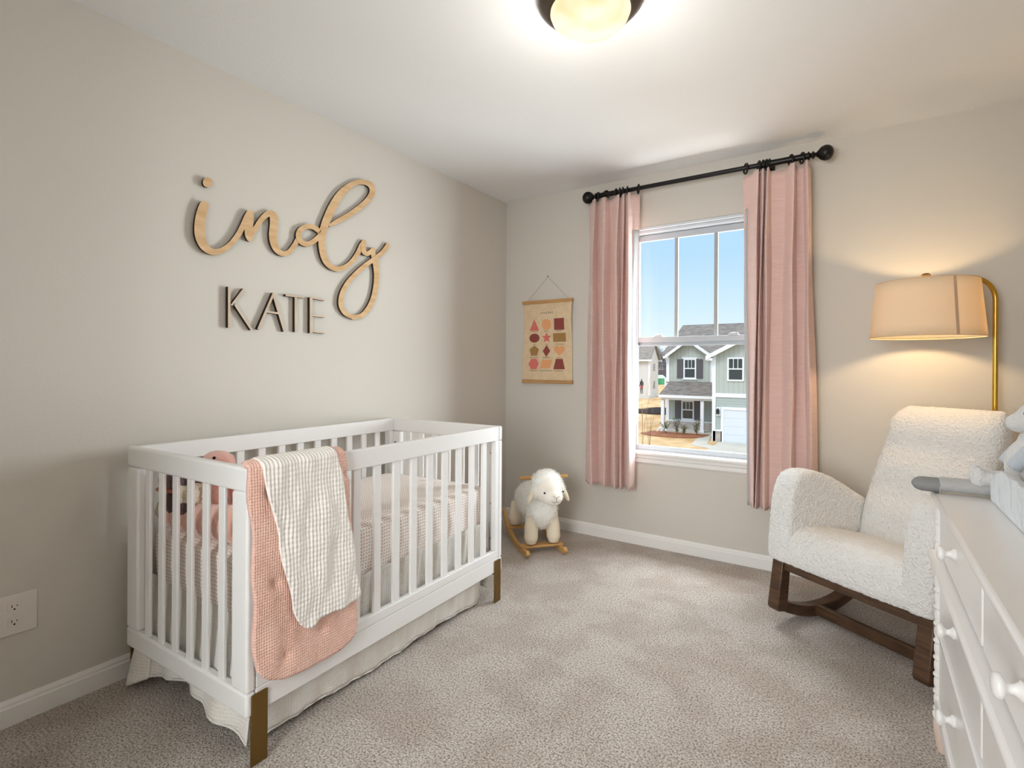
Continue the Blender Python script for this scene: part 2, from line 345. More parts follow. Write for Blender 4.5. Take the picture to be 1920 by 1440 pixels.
bars('wooden_letter', [(354,950,354,1258,19),(372,1092,466,968,15),(398,1082,524,1272,18)], 'thin pale wooden letter K on the left wall, first of KATE')
bars('wooden_letter', [(572,1270,688,1000,17),(686,1000,772,1286,19),(636,1138,722,1150,15)], 'thin pale wooden letter A between the K and the T of KATE')
bars('wooden_letter', [(776,1014,918,1030,14),(855,1026,855,1290,17)], 'thin pale wooden letter T between the A and the E of KATE')
bars('wooden_letter', [(968,1030,968,1298,20),(976,1034,1072,1050,13),(976,1164,1072,1176,13),(976,1284,1072,1298,13)], 'thin pale wooden letter E on the left wall, last of KATE')
# ------------------------------------------------------------------ poster
t = thing('hanging_poster', (.375, 0, 1.36), 0, 'hanging canvas chart of coloured shapes in wooden rails left of the window', 'poster')
CAN = mat('canvas', (220,196,162), .8, var=(30, (212,186,150), None)); RAIL = mat('poster_rail', (196,150,98), .5, var=(20, (176,130,80), (1,1,8)))
PK = mat('print_pink', (214,112,104), .8); PE = mat('print_peach', (226,160,112), .8); MR = mat('print_maroon', (140,70,62), .8); OC = mat('print_ochre', (160,122,72), .8); IK = mat('print_ink', (70,52,42), .8)
PW, PH = .415, .60
def py_(u, v): return -.014-.010*math.sin(v*5.2+.6)*abs(2*u-1)**1.5*(1 if u > .5 else -.8)-.004*math.sin(v*9)
b = MB(); b.grid(lambda u, v: ((u-.5)*PW*(1-.02*math.sin(v*3)), py_(u, v), .295-v*(PH-.02)), 20, 40)
def shp(pts, cu, cv, mi):                # printed figure just proud of the canvas, same surface
    b.cur = mi; P = [((cu-.5)*PW+x, .295-cv*(PH-.02)+z) for x, z in pts]
    def y_(x, z): return py_(x/PW+.5, (.295-z)/(PH-.02))-.0012
    n = len(P); c_ = (sum(p[0] for p in P)/n, sum(p[1] for p in P)/n)
    b.add([(c_[0], y_(*c_), c_[1])]+[(x, y_(x, z), z) for x, z in P], [(0, i+1, (i+1) % n+1) for i in range(n)])
def ngon(n, r, a0=PI/2, sx=1, sz=1): return [(r*sx*math.cos(a0+2*PI*k/n), r*sz*math.sin(a0+2*PI*k/n)) for k in range(n)]
s_ = .042
figs = [(0,0,[(-s_,-s_),(s_,-s_),(0,s_)],1,'TRIANGLE'),(1,0,ngon(32,s_*.95),2,'CIRCLE'),(2,0,[(-s_,-s_),(s_,-s_),(s_,s_),(-s_,s_)],3,'SQUARE'),
 (0,1,ngon(32,s_,0,1.05,.8),3,'OVAL'),(1,1,[((s_ if k % 2 == 0 else s_*.45)*math.cos(PI/2+PI*k/5),(s_ if k % 2 == 0 else s_*.45)*math.sin(PI/2+PI*k/5)) for k in range(10)],1,'STAR'),(2,1,[(-s_*1.25,-s_*.75),(s_*1.25,-s_*.75),(s_*1.25,s_*.75),(-s_*1.25,s_*.75)],4,'RECTANGLE'),
 (0,2,ngon(5,s_),4,'PENTAGON'),(1,2,[(0,s_*1.05),(-s_*.75,0),(0,-s_*1.05),(s_*.75,0)],3,'DIAMOND'),
 (2,2,[(s_*1.05*math.sin(q)**3, s_*(.85*math.cos(q)-.34*math.cos(2*q)-.14*math.cos(3*q)-.06*math.cos(4*q))+.004) for q in [2*PI*k/40 for k in range(40)]],2,'HEART'),
 (0,3,ngon(6,s_*1.05,0),1,'HEXAGON'),(1,3,[(-s_*1.2,-s_*.75),(s_*.8,-s_*.75),(s_*1.2,s_*.75),(-s_*.8,s_*.75)],2,'PARALLELOGRAM'),(2,3,[(-s_*1.1,-s_*.9),(s_*1.1,-s_*.9),(s_*.65,s_*.9),(-s_*.65,s_*.9)],3,'TRAPEZOID')]
US = (.235,.487,.745); VS = (.295,.462,.63,.795)
def ptext(s, size, cu, cv, sp=1.2):
    vs, fs = text_mb(s, size, (1,0,0), (0,0,1), ((cu-.5)*PW, 0, .295-cv*(PH-.02)), spacing=sp)
    vs = [(v.x, py_(v.x/PW+.5, (.295-v.z)/(PH-.02))-.0012, v.z) for v in vs]; b.cur = 5; b.add(vs, fs)
for cu, cv, pts, mi, nm in figs:
    shp(pts, US[cu], VS[cv], mi); ptext(nm, .011, US[cu], VS[cv]+.09)
ptext('SHAPES', .022, .5, .16, 1.6)
b.obj('canvas_print', [CAN, PK, PE, MR, OC, IK], t, smooth=True, fix=False)
for z in (.29, -.30):
    MB().box((-PW/2-.004, -.028, z-.008), (PW/2+.004, -.006, z+.014)).obj('wooden_rail', RAIL, t, bevel=.002)
zc = 1.84-1.36
b = MB(); b.tube([(-PW/2+.03, -.015, .30), (.0, -.006, zc-.003), (PW/2-.03, -.015, .30)], .0013, 6); b.obj('hanging_cord', mat('cord', (190,165,130), .8), t)
o = MB().lathe([(.002,-.012),(.004,-.012),(.004,-.010),(.0015,-.009),(.0015,.0)], (0,0,0), 'y', 10).obj('wall_nail', mat('nail', (90,80,70), .4, metal=.8), None); o.location = (.375, 0, 1.84)
tag(o, 'small nail in the back wall holding the poster cord', 'nail')
# ------------------------------------------------------------------ crib
CR = Vector((.0683, -2.5498, 0)); CA = math.radians(1.5); CM = Matrix.Translation(CR) @ Matrix.Rotation(CA, 4, 'Z'); CMI = CM.inverted()
def cl(x, y, ax, v):                     # photo point on a plane of the crib's own frame
    d = CMI.to_3x3() @ ray(x, y); C0 = CMI @ CAM; i = 'xyz'.index(ax); return C0+d*((v-C0[i])/d[i])
W_, L_C, ZT = .757, 1.345, .872
t = thing('baby_crib', CR, CA, 'white slatted baby crib with brass plate legs against the left wall', 'crib')
for nm, y0 in (('end', 0), ('end', L_C-.03)):
    b = MB(); b.box((0, y0, .800), (W_, y0+.03, ZT)); b.obj('end_top_rail', CRIB, t, bevel=.008, seg=3)
    b = MB(); b.box((0, y0, .146), (W_, y0+.03, .215)); b.obj('end_bottom_rail', CRIB, t, bevel=.008, seg=3)
    for x0 in (0, W_-.082): b = MB(); b.box((x0, y0, .2155), (x0+.082, y0+.03, .7995)); b.obj('end_post', CRIB, t, bevel=.008, seg=3)
    for k in range(6):
        x0 = .118+.094*k; b = MB(); b.box((x0, y0+.009, .213), (x0+.034, y0+.020, .802)); b.obj('slat', CRIB, t, bevel=.003)
y0, y1 = .031, L_C-.031
for x0 in (0.002, W_-.030):
    x1 = x0+.028
    b = MB(); b.box((x0, y0, .803), (x1, y1, ZT-.001)); b.obj('side_top_rail', CRIB, t, bevel=.003)
    b = MB(); b.box((x0, y0, .222), (x1, y1, .256)); b.obj('side_bottom_rail', CRIB, t, bevel=.002)
    b = MB(); b.box((x0-.000, y0, .150), (x1, y1, .2205)); b.obj('base_rail', CRIB, t, bevel=.002)
    for ya in (y0, y1-.028): b = MB(); b.box((x0, ya, .2565), (x1, ya+.028, .8025)); b.obj('side_post', CRIB, t, bevel=.002)
    for k in range(12):
        ya = .102+.0985*k; b = MB(); b.box((x0+.008, ya, .2555), (x0+.021, ya+.034, .8035)); b.obj('slat', CRIB, t, bevel=.002)
# bolts on the inner faces of the far end panel and the near one
for z in (.735, .48, .305):
    for x0 in (W_-.045, .045):
        MB().lathe([(.007, 0), (.007, -.0025), (.003, -.004)], (x0, L_C-.030, z), 'y', 12).obj('bolt', mat('bolt_grey', (130,126,120), .35, metal=.8), t)
# brass plate legs: flat plate on the side face and a return under the end rail
for x0, sx in ((W_-.004, 1), (.004, -1)):
    for ya in (.014, L_C-.066):
        b = MB(); b.box((min(x0, x0+sx*.008), ya, 0), (max(x0, x0+sx*.008), ya+.052, .208)); b.obj('leg', BRASS, t, bevel=.0025)
        b = MB(); b.box((min(x0, x0-sx*.07), ya+.018, .134), (max(x0, x0-sx*.07), ya+.034, .1455)); b.obj('leg_bracket', mat('dark_bracket', (50,42,30), .5, metal=.5), t)
b = MB(); b.box((.08, .08, .375), (W_-.09, L_C-.09, .390)); b.obj('mattress_support', mat('support_board', (214,206,196), .6), t)
# ------------------------------------------------------------------ mattress in a dotted sheet
def dotted():
    mt = mat('dotted_sheet', (236,222,210), .8, sheen=.2); nt = mt.node_tree; N = nt.nodes; Lk = nt.links
    tc = N.new('ShaderNodeTexCoord'); geo = N.new('ShaderNodeSeparateXYZ'); Lk.new(tc.outputs['Object'], geo.inputs[0])
    def dots(a_, b_):
        cb = N.new('ShaderNodeCombineXYZ'); Lk.new(a_, cb.inputs[0]); Lk.new(b_, cb.inputs[1])
        v = N.new('ShaderNodeTexVoronoi'); v.voronoi_dimensions = '2D'; v.inputs['Scale'].default_value = 78; v.inputs['Randomness'].default_value = .15; Lk.new(cb.outputs[0], v.inputs['Vector'])
        m_ = N.new('ShaderNodeMath'); m_.operation = 'LESS_THAN'; m_.inputs[1].default_value = .21; Lk.new(v.outputs['Distance'], m_.inputs[0]); return m_.outputs[0]
    dx = dots(geo.outputs[1], geo.outputs[2]); dy = dots(geo.outputs[0], geo.outputs[2]); dz = dots(geo.outputs[0], geo.outputs[1])
    nn = N.new('ShaderNodeSeparateXYZ'); Lk.new(tc.outputs['Normal'], nn.inputs[0])
    def big(i):
        ab = N.new('ShaderNodeMath'); ab.operation = 'ABSOLUTE'; Lk.new(nn.outputs[i], ab.inputs[0]); g = N.new('ShaderNodeMath'); g.operation = 'GREATER_THAN'; g.inputs[1].default_value = .6; Lk.new(ab.outputs[0], g.inputs[0]); return g.outputs[0]
    def mixf(f, a_, b_):
        q = N.new('ShaderNodeMix'); q.data_type = 'FLOAT'; Lk.new(f, q.inputs[0]); Lk.new(a_, q.inputs[2]); Lk.new(b_, q.inputs[3]); return q.outputs[0]
    fac = mixf(big(2), mixf(big(0), dy, dx), dz)
    q = N.new('ShaderNodeMix'); q.data_type = 'RGBA'; Lk.new(fac, q.inputs[0]); q.inputs[6].default_value = (*lin((248,240,232)), 1); q.inputs[7].default_value = (*lin((196,146,130)), 1)
    Lk.new(q.outputs[2], N['Principled BSDF'].inputs['Base Color']); return mt
MX0, MX1, MY0, MY1, MZ0, MZ1 = .05, .712, .045, 1.295, .395, .585
t = thing('crib_mattress', CM @ Vector((.38, .67, MZ0)), CA, 'thick crib mattress in a cream fitted sheet dotted with pink inside the crib', 'mattress')
def mat_fn(u, v):                        # rounded slab: u round the rim, v from bottom to top centre
    an = 2*PI*u; hx, hy = (MX1-MX0)/2, (MY1-MY0)/2; p_ = .18
    cx, sy = math.cos(an), math.sin(an); x = hx*math.copysign(abs(cx)**p_, cx); y = hy*math.copysign(abs(sy)**p_, sy)
    h = MZ1-MZ0
    if v < .5: k = 1-.012*(1-v*2)**2; z = h*v*1.75; x *= k; y *= k
    else: q = (v-.5)*2; k = 1-q; ed = min(1, q*6); x *= (1-q) if q > .03 else 1-q*.3; y *= (1-q) if q > .03 else 1-q*.3; z = h*.875+h*.125*math.sin(ed*PI/2)+.006*(1-abs(k))
    w_ = .006*math.sin(an*23+v*5)*max(0, 1-abs(v-.2)*3)+.004*math.sin(an*41)*max(0, 1-v*2)
    return (x+w_*cx, y+w_*sy, z+.003*math.sin(x*20)*math.sin(y*17))
b = MB(); b.grid(mat_fn, 220, 44, closed=True); b.obj('fitted_sheet', dotted(), t, smooth=True, doubles=True)
# ------------------------------------------------------------------ crib skirt
GAUZE = mat('gauze', (250,247,242), .85, bump=[('waveX', 34, .0009), ('waveZ', 30, .0008), ('noise', 60, .0012)], var=(7, (236,228,216), (1,1,.6), 5), sheen=.2, trans=.15)
GAUZE2 = mat('gauze_side', (250,247,242), .85, bump=[('waveY', 34, .0010), ('waveZ', 30, .0009), ('noise', 50, .0015)], var=(9, (236,228,216), (1,1.4,.6), 5), sheen=.2, trans=.15)
t = thing('crib_skirt', CR, CA, 'white crinkled gauze crib skirt hanging under the crib mattress to the carpet', 'crib skirt')
def fs(u, v):
    y = lerp(.06, 1.238, u); z = lerp(.402, .022+.007*math.sin(u*11)+(.02 if u > .97 else 0)*(u-.97)*20, v); x = .7155-.018*v+.005*math.sin(u*46+v*2)*(.3+.5*v)+.0025*math.sin(u*110)
    x = min(x, .7225); return (x, y, z)
b = MB(); b.grid(fs, 160, 24); solid(b.obj('front_panel', GAUZE2, t, smooth=True, fix=False), .003)
hem = [(0,.012),(.05,-.0),(.10,.05),(.147,.062),(.278,.092),(.365,.095),(.497,.088),(.619,.074),(.68,.055),(.725,.036)]
def fe(u, v):
    x = lerp(.05, .715, u); zb = interp(hem, x); y = .058-.012*v-.014*math.sin(u*9)*v-.010*math.sin(u*26)*v*v
    y -= .04*v*v*max(0, 1-abs(x-.5)*4)
    return (x, max(y, .036 if v < .5 else .03-(v-.5)*.06), lerp(.402, max(zb, .03), v))
b = MB(); b.grid(fe, 90, 24); solid(b.obj('end_panel', GAUZE, t, smooth=True, fix=False), .003)
def fl(u, v):                            # loose flap at the back corner
    x = lerp(.03, .115, u)-(.02*(1-u))*v; y = .05-.055*v*(1-u*.6)-.02*math.sin(u*3)*v; return (x, y, lerp(.30, lerp(.004, .05, u), v))
b = MB(); b.grid(fl, 14, 20); solid(b.obj('corner_flap', GAUZE, t, smooth=True, fix=False), .003)
def fbk(u, v): return (.055, lerp(.08, 1.25, u), lerp(.39, .05, v))
b = MB(); b.grid(fbk, 40, 6); solid(b.obj('back_panel', GAUZE2, t, smooth=True, fix=False), .003)
def ffr(u, v): return (lerp(.06, .712, u), 1.298+.008*math.sin(u*30), lerp(.39, .06, v))
b = MB(); b.grid(ffr, 40, 6); solid(b.obj('far_panel', GAUZE, t, smooth=True, fix=False), .003)
b = MB(); b.tube([fs(k/40, 1) for k in range(41)], .0028, 6); b.tube([fe(k/40, 1) for k in range(41)], .0028, 6); b.obj('hem', mat('hem_white', (232,228,220), .8), t)
# ------------------------------------------------------------------ blankets over the front rail
def drape(name, mt, label, cat, left, right, bottom, off, zin, thick, wav, wavf, nu=70, nv=120, pil=None):
    # left/right: y as function of z (keys high to low), bottom: list (u, z)
    X0, X1 = W_-.030, W_
    Ta = []                              # arc length profile -> (x, z)
    def f(u, v):
        zb = interp(bottom, u); r = .5*(X1-X0)+off; xc = .5*(X0+X1)
        L1, L2, L3 = ZT-zin, PI*r, ZT-zb; s = v*(L1+L2+L3)
        if s < L1: x, z, nx, nz = X0-off, zin+s, -1, 0
        elif s < L1+L2: q = PI-(s-L1)/r; x, z, nx, nz = xc+r*math.cos(q), ZT+(r*.45)*math.sin(q), math.cos(q), math.sin(q)
        else: x, z, nx, nz = X1+off, ZT-(s-L1-L2), 1, 0
        zz = z if nx >= 0 else ZT
        y = lerp(interp(left, -zz), interp(right, -zz), u)
        d = wav*(noise.noise(Vector((y*wavf, z*wavf*.45, name.__len__())))+.5*noise.noise(Vector((y*wavf*2.3, z*wavf, 3))))
        if nx > 0: d += wav*.8*min(1, max(0, (ZT-z)*4))
        else: d = abs(d)*.3
        if nx >= 0: d = max(d, -off*.35)
        if nx < -.2: y = max(y, .045)
        if pil:
            for (ty, tz) in ((.06,.80),(.075,.52),(.11,.29),(.33,.80),(.25,.32),(.34,.50)): d -= pil*math.exp(-((y-ty)**2+(z-tz)**2)/.0004) if nx > 0 else 0
        return (x+nx*d, y+.004*math.sin(z*30+u*3) if nx > -.2 else y, z+nz*abs(d)*.4)
    b = MB(); b.grid(f, nu, nv); return b
QUILT = mat('pink_gauze', (244,198,180), .85, bump=[('waveY', 42, .0012), ('waveZ', 36, .0012), ('noise', 40, .002)], var=(14, (238,188,170), None), sheen=.3)
MUSL = mat('cream_muslin', (253,247,240), .85, bump=[('waveY', 26, .0022), ('waveZ', 20, .0014), ('noise', 45, .0012)], sheen=.2)
b = drape('quilt', QUILT, '', '', [(-.92,-.012),(-.85,-.008),(-.6,.004),(-.35,.010),(-.22,.02)], [(-.92,.325),(-.85,.34),(-.6,.362),(-.35,.385),(-.2,.392)],
          [(0,.285),(.03,.262),(.08,.245),(.2,.224),(.45,.214),(.7,.214),(.9,.226),(.97,.24),(1,.27)], .013, .62, .01, .010, 9, pil=.012)
t = thing('pink_quilt', CR, CA, 'pink crinkled gauze quilt folded over the front rail at the crib corner', 'quilt')
o = b.obj('quilt_cloth', QUILT, t, smooth=True, fix=False); solid(o, .018); 
b = drape('muslin_blanket', MUSL, '', '', [(-.94,.010),(-.85,.028),(-.74,.056),(-.52,.101),(-.42,.120),(-.35,.150)], [(-.94,.282),(-.88,.297),(-.6,.344),(-.39,.383),(-.33,.39)],
          [(0,.43),(.04,.375),(.10,.352),(.18,.346),(.3,.362),(.5,.368),(.7,.362),(.9,.366),(1,.376)], .032, .66, .008, .012, 12)
t = thing('muslin_blanket', CR, CA, 'cream crinkled muslin blanket draped over the pink quilt on the crib rail', 'blanket')
o = b.obj('muslin_cloth', MUSL, t, smooth=True, fix=False); solid(o, .010)
# ------------------------------------------------------------------ soft toys in the crib
PF = mat('pale_pink_plush', (236,178,164), .95, bump=[('noise', 130, .004)], sheen=.5); CF = mat('coral_plush', (222,132,114), .95, bump=[('noise', 110, .006)], sheen=.5)
CW = mat('cream_curly_plush', (236,224,200), .95, bump=[('voro', 55, .010), ('noise', 120, .003)], sheen=.3); DF = mat('dark_plum_plush', (92,70,72), .95, bump=[('noise', 120, .006)], sheen=.3)
VEL = mat('peach_velvet', (232,176,156), .8, bump=[('noise', 50, .002)], sheen=.6); EYE = mat('bead_black', (20,18,18), .15)
h = cl(405, 858, 'y', .14)               # head above the end rail
t = thing('flamingo_toy', CM @ Vector((.36, .15, MZ1)), CA, 'pink plush flamingo with coral body peeping over the near end of the crib', 'soft toy')
hx, hz = h.x-.36, h.z-MZ1
blob('head', [('e', (hx, 0, hz-.012), (.072, .045, .036)), ('e', (hx+.055, 0, hz-.028), (.035, .03, .022))], PF, t, .006, 3, (.012, .004))
blob('neck', [('t', [(hx-.035, .0, hz-.03), (hx-.03, 0, hz-.09), (-.015, -.01, .13), (-.005, .0, .075), (.05, .01, .05)], [.026, .026, .024, .024, .03])], PF, t, .006, 3)
blob('body', [('e', (.11, .03, .09), (.085, .06, .085)), ('e', (.085, .02, .15), (.055, .045, .045))], CF, t, .007, 3, (.012, .006))
MB().ball((hx+.034, -.035, hz+.006), .0055, 10).obj('eye', EYE, t)
blob('beak', [('e', (hx+.095, 0, hz-.05), (.022, .014, .012))], DF, t, .004, 2)
t = thing('puppy_toy', CM @ Vector((.145, .098, MZ1-.004)), CA, 'curly cream plush puppy with dark plum patches slumped in the crib corner', 'soft toy')
blob('body', [('e', (.02, .02, .085), (.10, .05, .09)), ('e', (-.045, 0, .055), (.05, .045, .05)), ('e', (.11, .0, .13), (.055, .05, .05)), ('e', (-.03,.02,.12), (.06,.05,.04))], CW, t, .007, 2, (.02, .012))
blob('head', [('e', (.03, .01, .178), (.085, .062, .045)), ('e', (-.055, .0, .165), (.03, .035, .05)), ('e', (.11, .0, .17), (.028, .035, .045))], DF, t, .007, 2, (.02, .006))
blob('dark_patch', [('e', (.035, -.030, .100), (.028, .022, .045)), ('e', (.125, -.018, .085), (.035, .03, .04))], DF, t, .006, 2, (.02, .004))
blob('collar', [('e', (.01, -.0, .140), (.082, .066, .010))], mat('rust_ribbon', (196,128,104), .7), t, .005, 2)
t = thing('velvet_pillow', CM @ Vector((.365, .108, MZ1-.002)), CA, 'peach velvet bolster pillow lying across the mattress inside the near crib end', 'pillow')
blob('pillow_cover', [('t', [(-.27,-.02,.03),(-.22,-.02,.035),(-.10,-.01,.045),(.05,0,.055),(.17,.0,.065),(.235,.0,.07)], [.018,.034,.05,.058,.062,.02]), ('e', (.08,-.005,.045), (.07,.05,.045))], VEL, t, .006, 6)
o = blob('toy_ball', [('e', (0,0,0), (.03,.03,.03))], mat('slate_felt', (128,124,150), .9), None, .006, 2); o.location = CM @ Vector((.345, .235, MZ1+.03))
tag(o, 'slate blue felt ball behind the peach pillow in the crib', 'toy')
# ------------------------------------------------------------------ curtain rod, rings, curtains
RY, RZ = -.11, 2.325
t = thing('curtain_rod', (1.44, RY, RZ), 0, 'black metal curtain rod with ball finials above the window', 'curtain rod')
MB().lathe([(.0135, -.60), (.0135, .60)], (0,0,0), 'x', 20).obj('rod', BLACKM, t, smooth=True)
for a_, b_ in ((-.615, -.49), (.425, .615)): MB().lathe([(.0135, a_), (.0165, a_+.001), (.0165, b_-.001), (.0135, b_)], (0,0,0), 'x', 20).obj('rod_sleeve', BLACKM, t, smooth=True)
for s in (-1, 1):
    e0 = s*.61
    pr = [(.014,0),(.022,.002),(.023,.008),(.014,.012),(.012,.02),(.020,.023),(.021,.028),(.012,.034),(.010,.04),(.020,.05),(.033,.062),(.040,.078),(.041,.09),(.036,.105),(.024,.117),(.006,.123)]
    MB().lathe([(r, e0+s*h_) for r, h_ in pr], (0,0,0), 'x', 28).obj('finial', BLACKM, t, smooth=True)
for px in (1156, 1443):
    x = on(px, 340, 'y', RY).x-1.44
    b = MB(); b.box((x-.008, .012, -.012), (x+.008, -RY-.004, .004)); b.box((x-.014, -RY-.008, -.045), (x+.014, -RY-.0005, .03)); b.torus((x, 0, 0), .021, .006, 'x'); b.obj('bracket', BLACKM, t, bevel=.002)
ringpx = [(1121,'left curtain, outermost by the finial',.2),(1136,'left curtain, second from the left finial',.9),(1162,'left curtain, first of the close three',.1),(1168.5,'left curtain, middle of the close three',-.1),(1176.5,'left curtain, last of the close three',.0),(1197,'left curtain, at its inner edge',.15),
          (1398.5,'right curtain, at its inner edge',.2),(1423,'right curtain, first of the close three',.05),(1430.5,'right curtain, middle of the close three',0),(1437,'right curtain, last of the close three',-.05),(1483,'right curtain, second from the right finial',.15),(1504,'right curtain, outermost by the finial',.1)]
rm0 = MB().torus((0,0,0), .0275, .0056, 'x', 28, 8)
proto = None
for px, nm, rz in ringpx:
    x = on(px, 350 if px < 1300 else 305, 'y', RY).x
    if not proto: o = proto = rm0.obj('curtain_ring', BLACKM, None, smooth=True)
    else: o = proto.copy(); col.objects.link(o)
    o.location = (x, RY, RZ-.0052); o.rotation_euler = (0, 0, rz+.35)
    tag(o, 'black rod ring of the '+nm, 'curtain ring', 'black rings on the curtain rod')
CUR = mat('pink_linen', (232,200,190), .85, bump=[('noise', 60, .0016, (1,1,7)), ('noise', 160, .0008)], var=(40, (224,188,177), (.25,.25,7), 4), sheen=.3, trans=.08, tint=(235,170,150))
LIN = mat('white_lining', (214,212,212), .8, bump=[('noise', 25, .003)], trans=.35)
def curtain(label, keys, zt, zb, pyt, pyb, lin_keys, group='pink curtains at the window'):
    K = [(on(a_, pyt, 'y', y).x, on(b_, pyb, 'y', y).x, y) for a_, b_, y in keys]
    t = thing('curtain', (K[0][1], RY, zb), 0, label, 'curtain', group); ox, oy, oz = t.location
    n = len(K)-1; ns = 9
    def f(u, v):
        q = u*n; i = min(int(q), n-1); s = q-i; c_ = (1-math.cos(PI*s))/2; e_ = lerp(s, c_, .35)
        xt = lerp(K[i][0], K[i+1][0], e_); xb = lerp(K[i][1], K[i+1][1], e_); y = lerp(K[i][2], K[i+1][2], c_)
        k = min(1, v*5); tp = .55+.45*k; y = RY+.0+(y-RY)*tp+.006*math.sin(v*7+u*9)*k
        z = lerp(zt+.012*(1 if K[i if s < .5 else i+1][2] < -.14 else 0)*(1-k), zb-.006*math.sin(u*40)*v, v)
        return (lerp(xt, xb, v**1.1)+.003*math.sin(v*11+u*20)-ox, y-oy, z-oz)
    b = MB(); b.grid(f, n*ns+1, 60); o = b.obj('fabric_panel', CUR, t, smooth=True, fix=False); solid(o, .0025)
    (u0, u1, v0, v1, off) = lin_keys
    def g(u, v):
        vv = lerp(v0, v1, v); w0 = min(1, v*2.2); p = Vector(f(lerp(lerp((u0+u1)/2, u0, w0), u1, u), vv)); return (p.x, p.y+off, p.z)
    b = MB(); b.grid(g, 16, 50); solid(b.obj('lining', LIN, t, smooth=True, fix=False), .001)
    # pleat stitches
    return t
curtain('blush pink pleated curtain hanging on the left side of the window', [(1107,1098,-.07),(1112,1108,-.165),(1122,1122,-.075),(1131,1134,-.17),(1145,1146,-.08),(1158,1152,-.165),(1163.5,1160,-.10),(1167.5,1165,-.16),(1172,1169,-.09),(1177,1178,-.17),(1187,1186,-.12),(1200,1190,-.085)],
        2.287, .385, 375, 905, (9.15/11, 1.0, .12, .999, -.006))
curtain('blush pink pleated curtain hanging on the right side of the window', [(1393,1402,-.08),(1402,1406,-.105),(1421,1411,-.17),(1426,1413.5,-.09),(1430,1418,-.17),(1434,1424,-.09),(1439,1432,-.175),(1447,1441,-.10),(1470,1462,-.09),(1487,1484,-.17),(1494,1492,-.08),(1507,1512,-.10),(1513,1522,-.165),(1519,1537,-.08)],
        2.281, .385, 310, 945, (0, .8/13, .10, .999, -.006))
# ------------------------------------------------------------------ ceiling light
LX, LY = 1.518, -1.727
t = thing('ceiling_light', (LX, LY, RH), 0, 'round flush ceiling light with glowing frosted dome and dark metal rim', 'ceiling light')
MB().lathe([(r*.89, h_) for r, h_ in [(.0, -.0005), (.198, -.0005), (.203, -.008), (.203, -.018), (.196, -.026), (.180, -.040), (.160, -.050), (.152, -.052), (.146, -.048), (.0, -.045)]], (0,0,0), 'z', 64).obj('metal_pan', mat('bronze_pan', (78,66,56), .35, metal=.7), t, smooth=True)
DOME = mat('frosted_dome', (30,28,24), .4, emit=((255,232,190), .98)); nt = DOME.node_tree; N = nt.nodes
tc = N.new('ShaderNodeTexCoord'); n = N.new('ShaderNodeTexNoise'); n.inputs['Scale'].default_value = 6; nt.links.new(tc.outputs['Object'], n.inputs['Vector'])
cr = N.new('ShaderNodeValToRGB'); cr.color_ramp.elements[0].color = (*lin((255,222,166)), 1); cr.color_ramp.elements[0].position = .4; cr.color_ramp.elements[1].color = (*lin((255,246,220)), 1); cr.color_ramp.elements[1].position = .62
nt.links.new(n.outputs['Fac'], cr.inputs[0]); nt.links.new(cr.outputs[0], N['Principled BSDF'].inputs['Emission Color'])
MB().lathe([(r*.91, h_) for r, h_ in [(.149, -.046), (.150, -.056), (.143, -.072), (.128, -.088), (.100, -.102), (.06, -.111), (.02, -.114), (.0, -.1145)]], (0,0,0), 'z', 64).obj('glass_dome', DOME, t, smooth=True)
# ------------------------------------------------------------------ floor lamp
PX_, PYY = 2.812, -.125
t = thing('floor_lamp', (PX_, PYY, 0), 0, 'brass arc floor lamp with a linen drum shade standing behind the armchair', 'floor lamp')
SX, SY, SZ0, SZ1, SR0, SR1 = 2.545-PX_, -.30-PYY, 1.318, 1.572, .214, .190
d = Vector((SX, SY, 0)); dl = d.length; du = d/dl
rb = .10; zt = 1.592
pts = [(0,0,.03), (0,0,zt-rb)]+[tuple(du*(rb*(1-math.cos(q)))+Vector((0,0,zt-rb+rb*math.sin(q)))) for q in [PI/2*k/8 for k in range(1, 9)]]+[tuple(du*(dl+.012)+Vector((0,0,zt)))]
MB().tube(pts, .0105, 16).obj('pole', GOLD, t, smooth=True)
MB().lathe([(.0, 0), (.125, 0), (.13, .006), (.125, .018), (.02, .024), (.012, .04), (.0, .04)], (0,0,0), 'z', 40).obj('base', GOLD, t, smooth=True)
c0 = d+Vector((0,0,zt))
b = MB(); b.lathe([(.004,-.05),(.006,.0),(.016,.008),(.018,.014),(.012,.020),(.0,.022)], c0, 'z', 20); b.obj('finial', mat('aged_brass', (130,104,58), .35, metal=.9), t, smooth=True)
def shade_mat():
    mt = mat('linen_shade', (242,234,214), .9, bump=[('noise', 220, .0004, (1,1,3))], trans=.45, tint=(245,222,182)); return mt
b = MB(); n = 72
b.grid(lambda u, v: (d.x+lerp(SR1, SR0, v)*math.cos(2*PI*u), d.y+lerp(SR1, SR0, v)*math.sin(2*PI*u), lerp(SZ1, SZ0, v)), n, 6, closed=True)
sh = solid(b.obj('lamp_shade', shade_mat(), t, smooth=True), .0015)
for z, r in ((SZ0, SR0), (SZ1, SR1)): MB().torus((d.x, d.y, z), r, .002, 'z', 72, 6).obj('shade_trim', mat('shade_trim', (214,182,146), .8), sh)
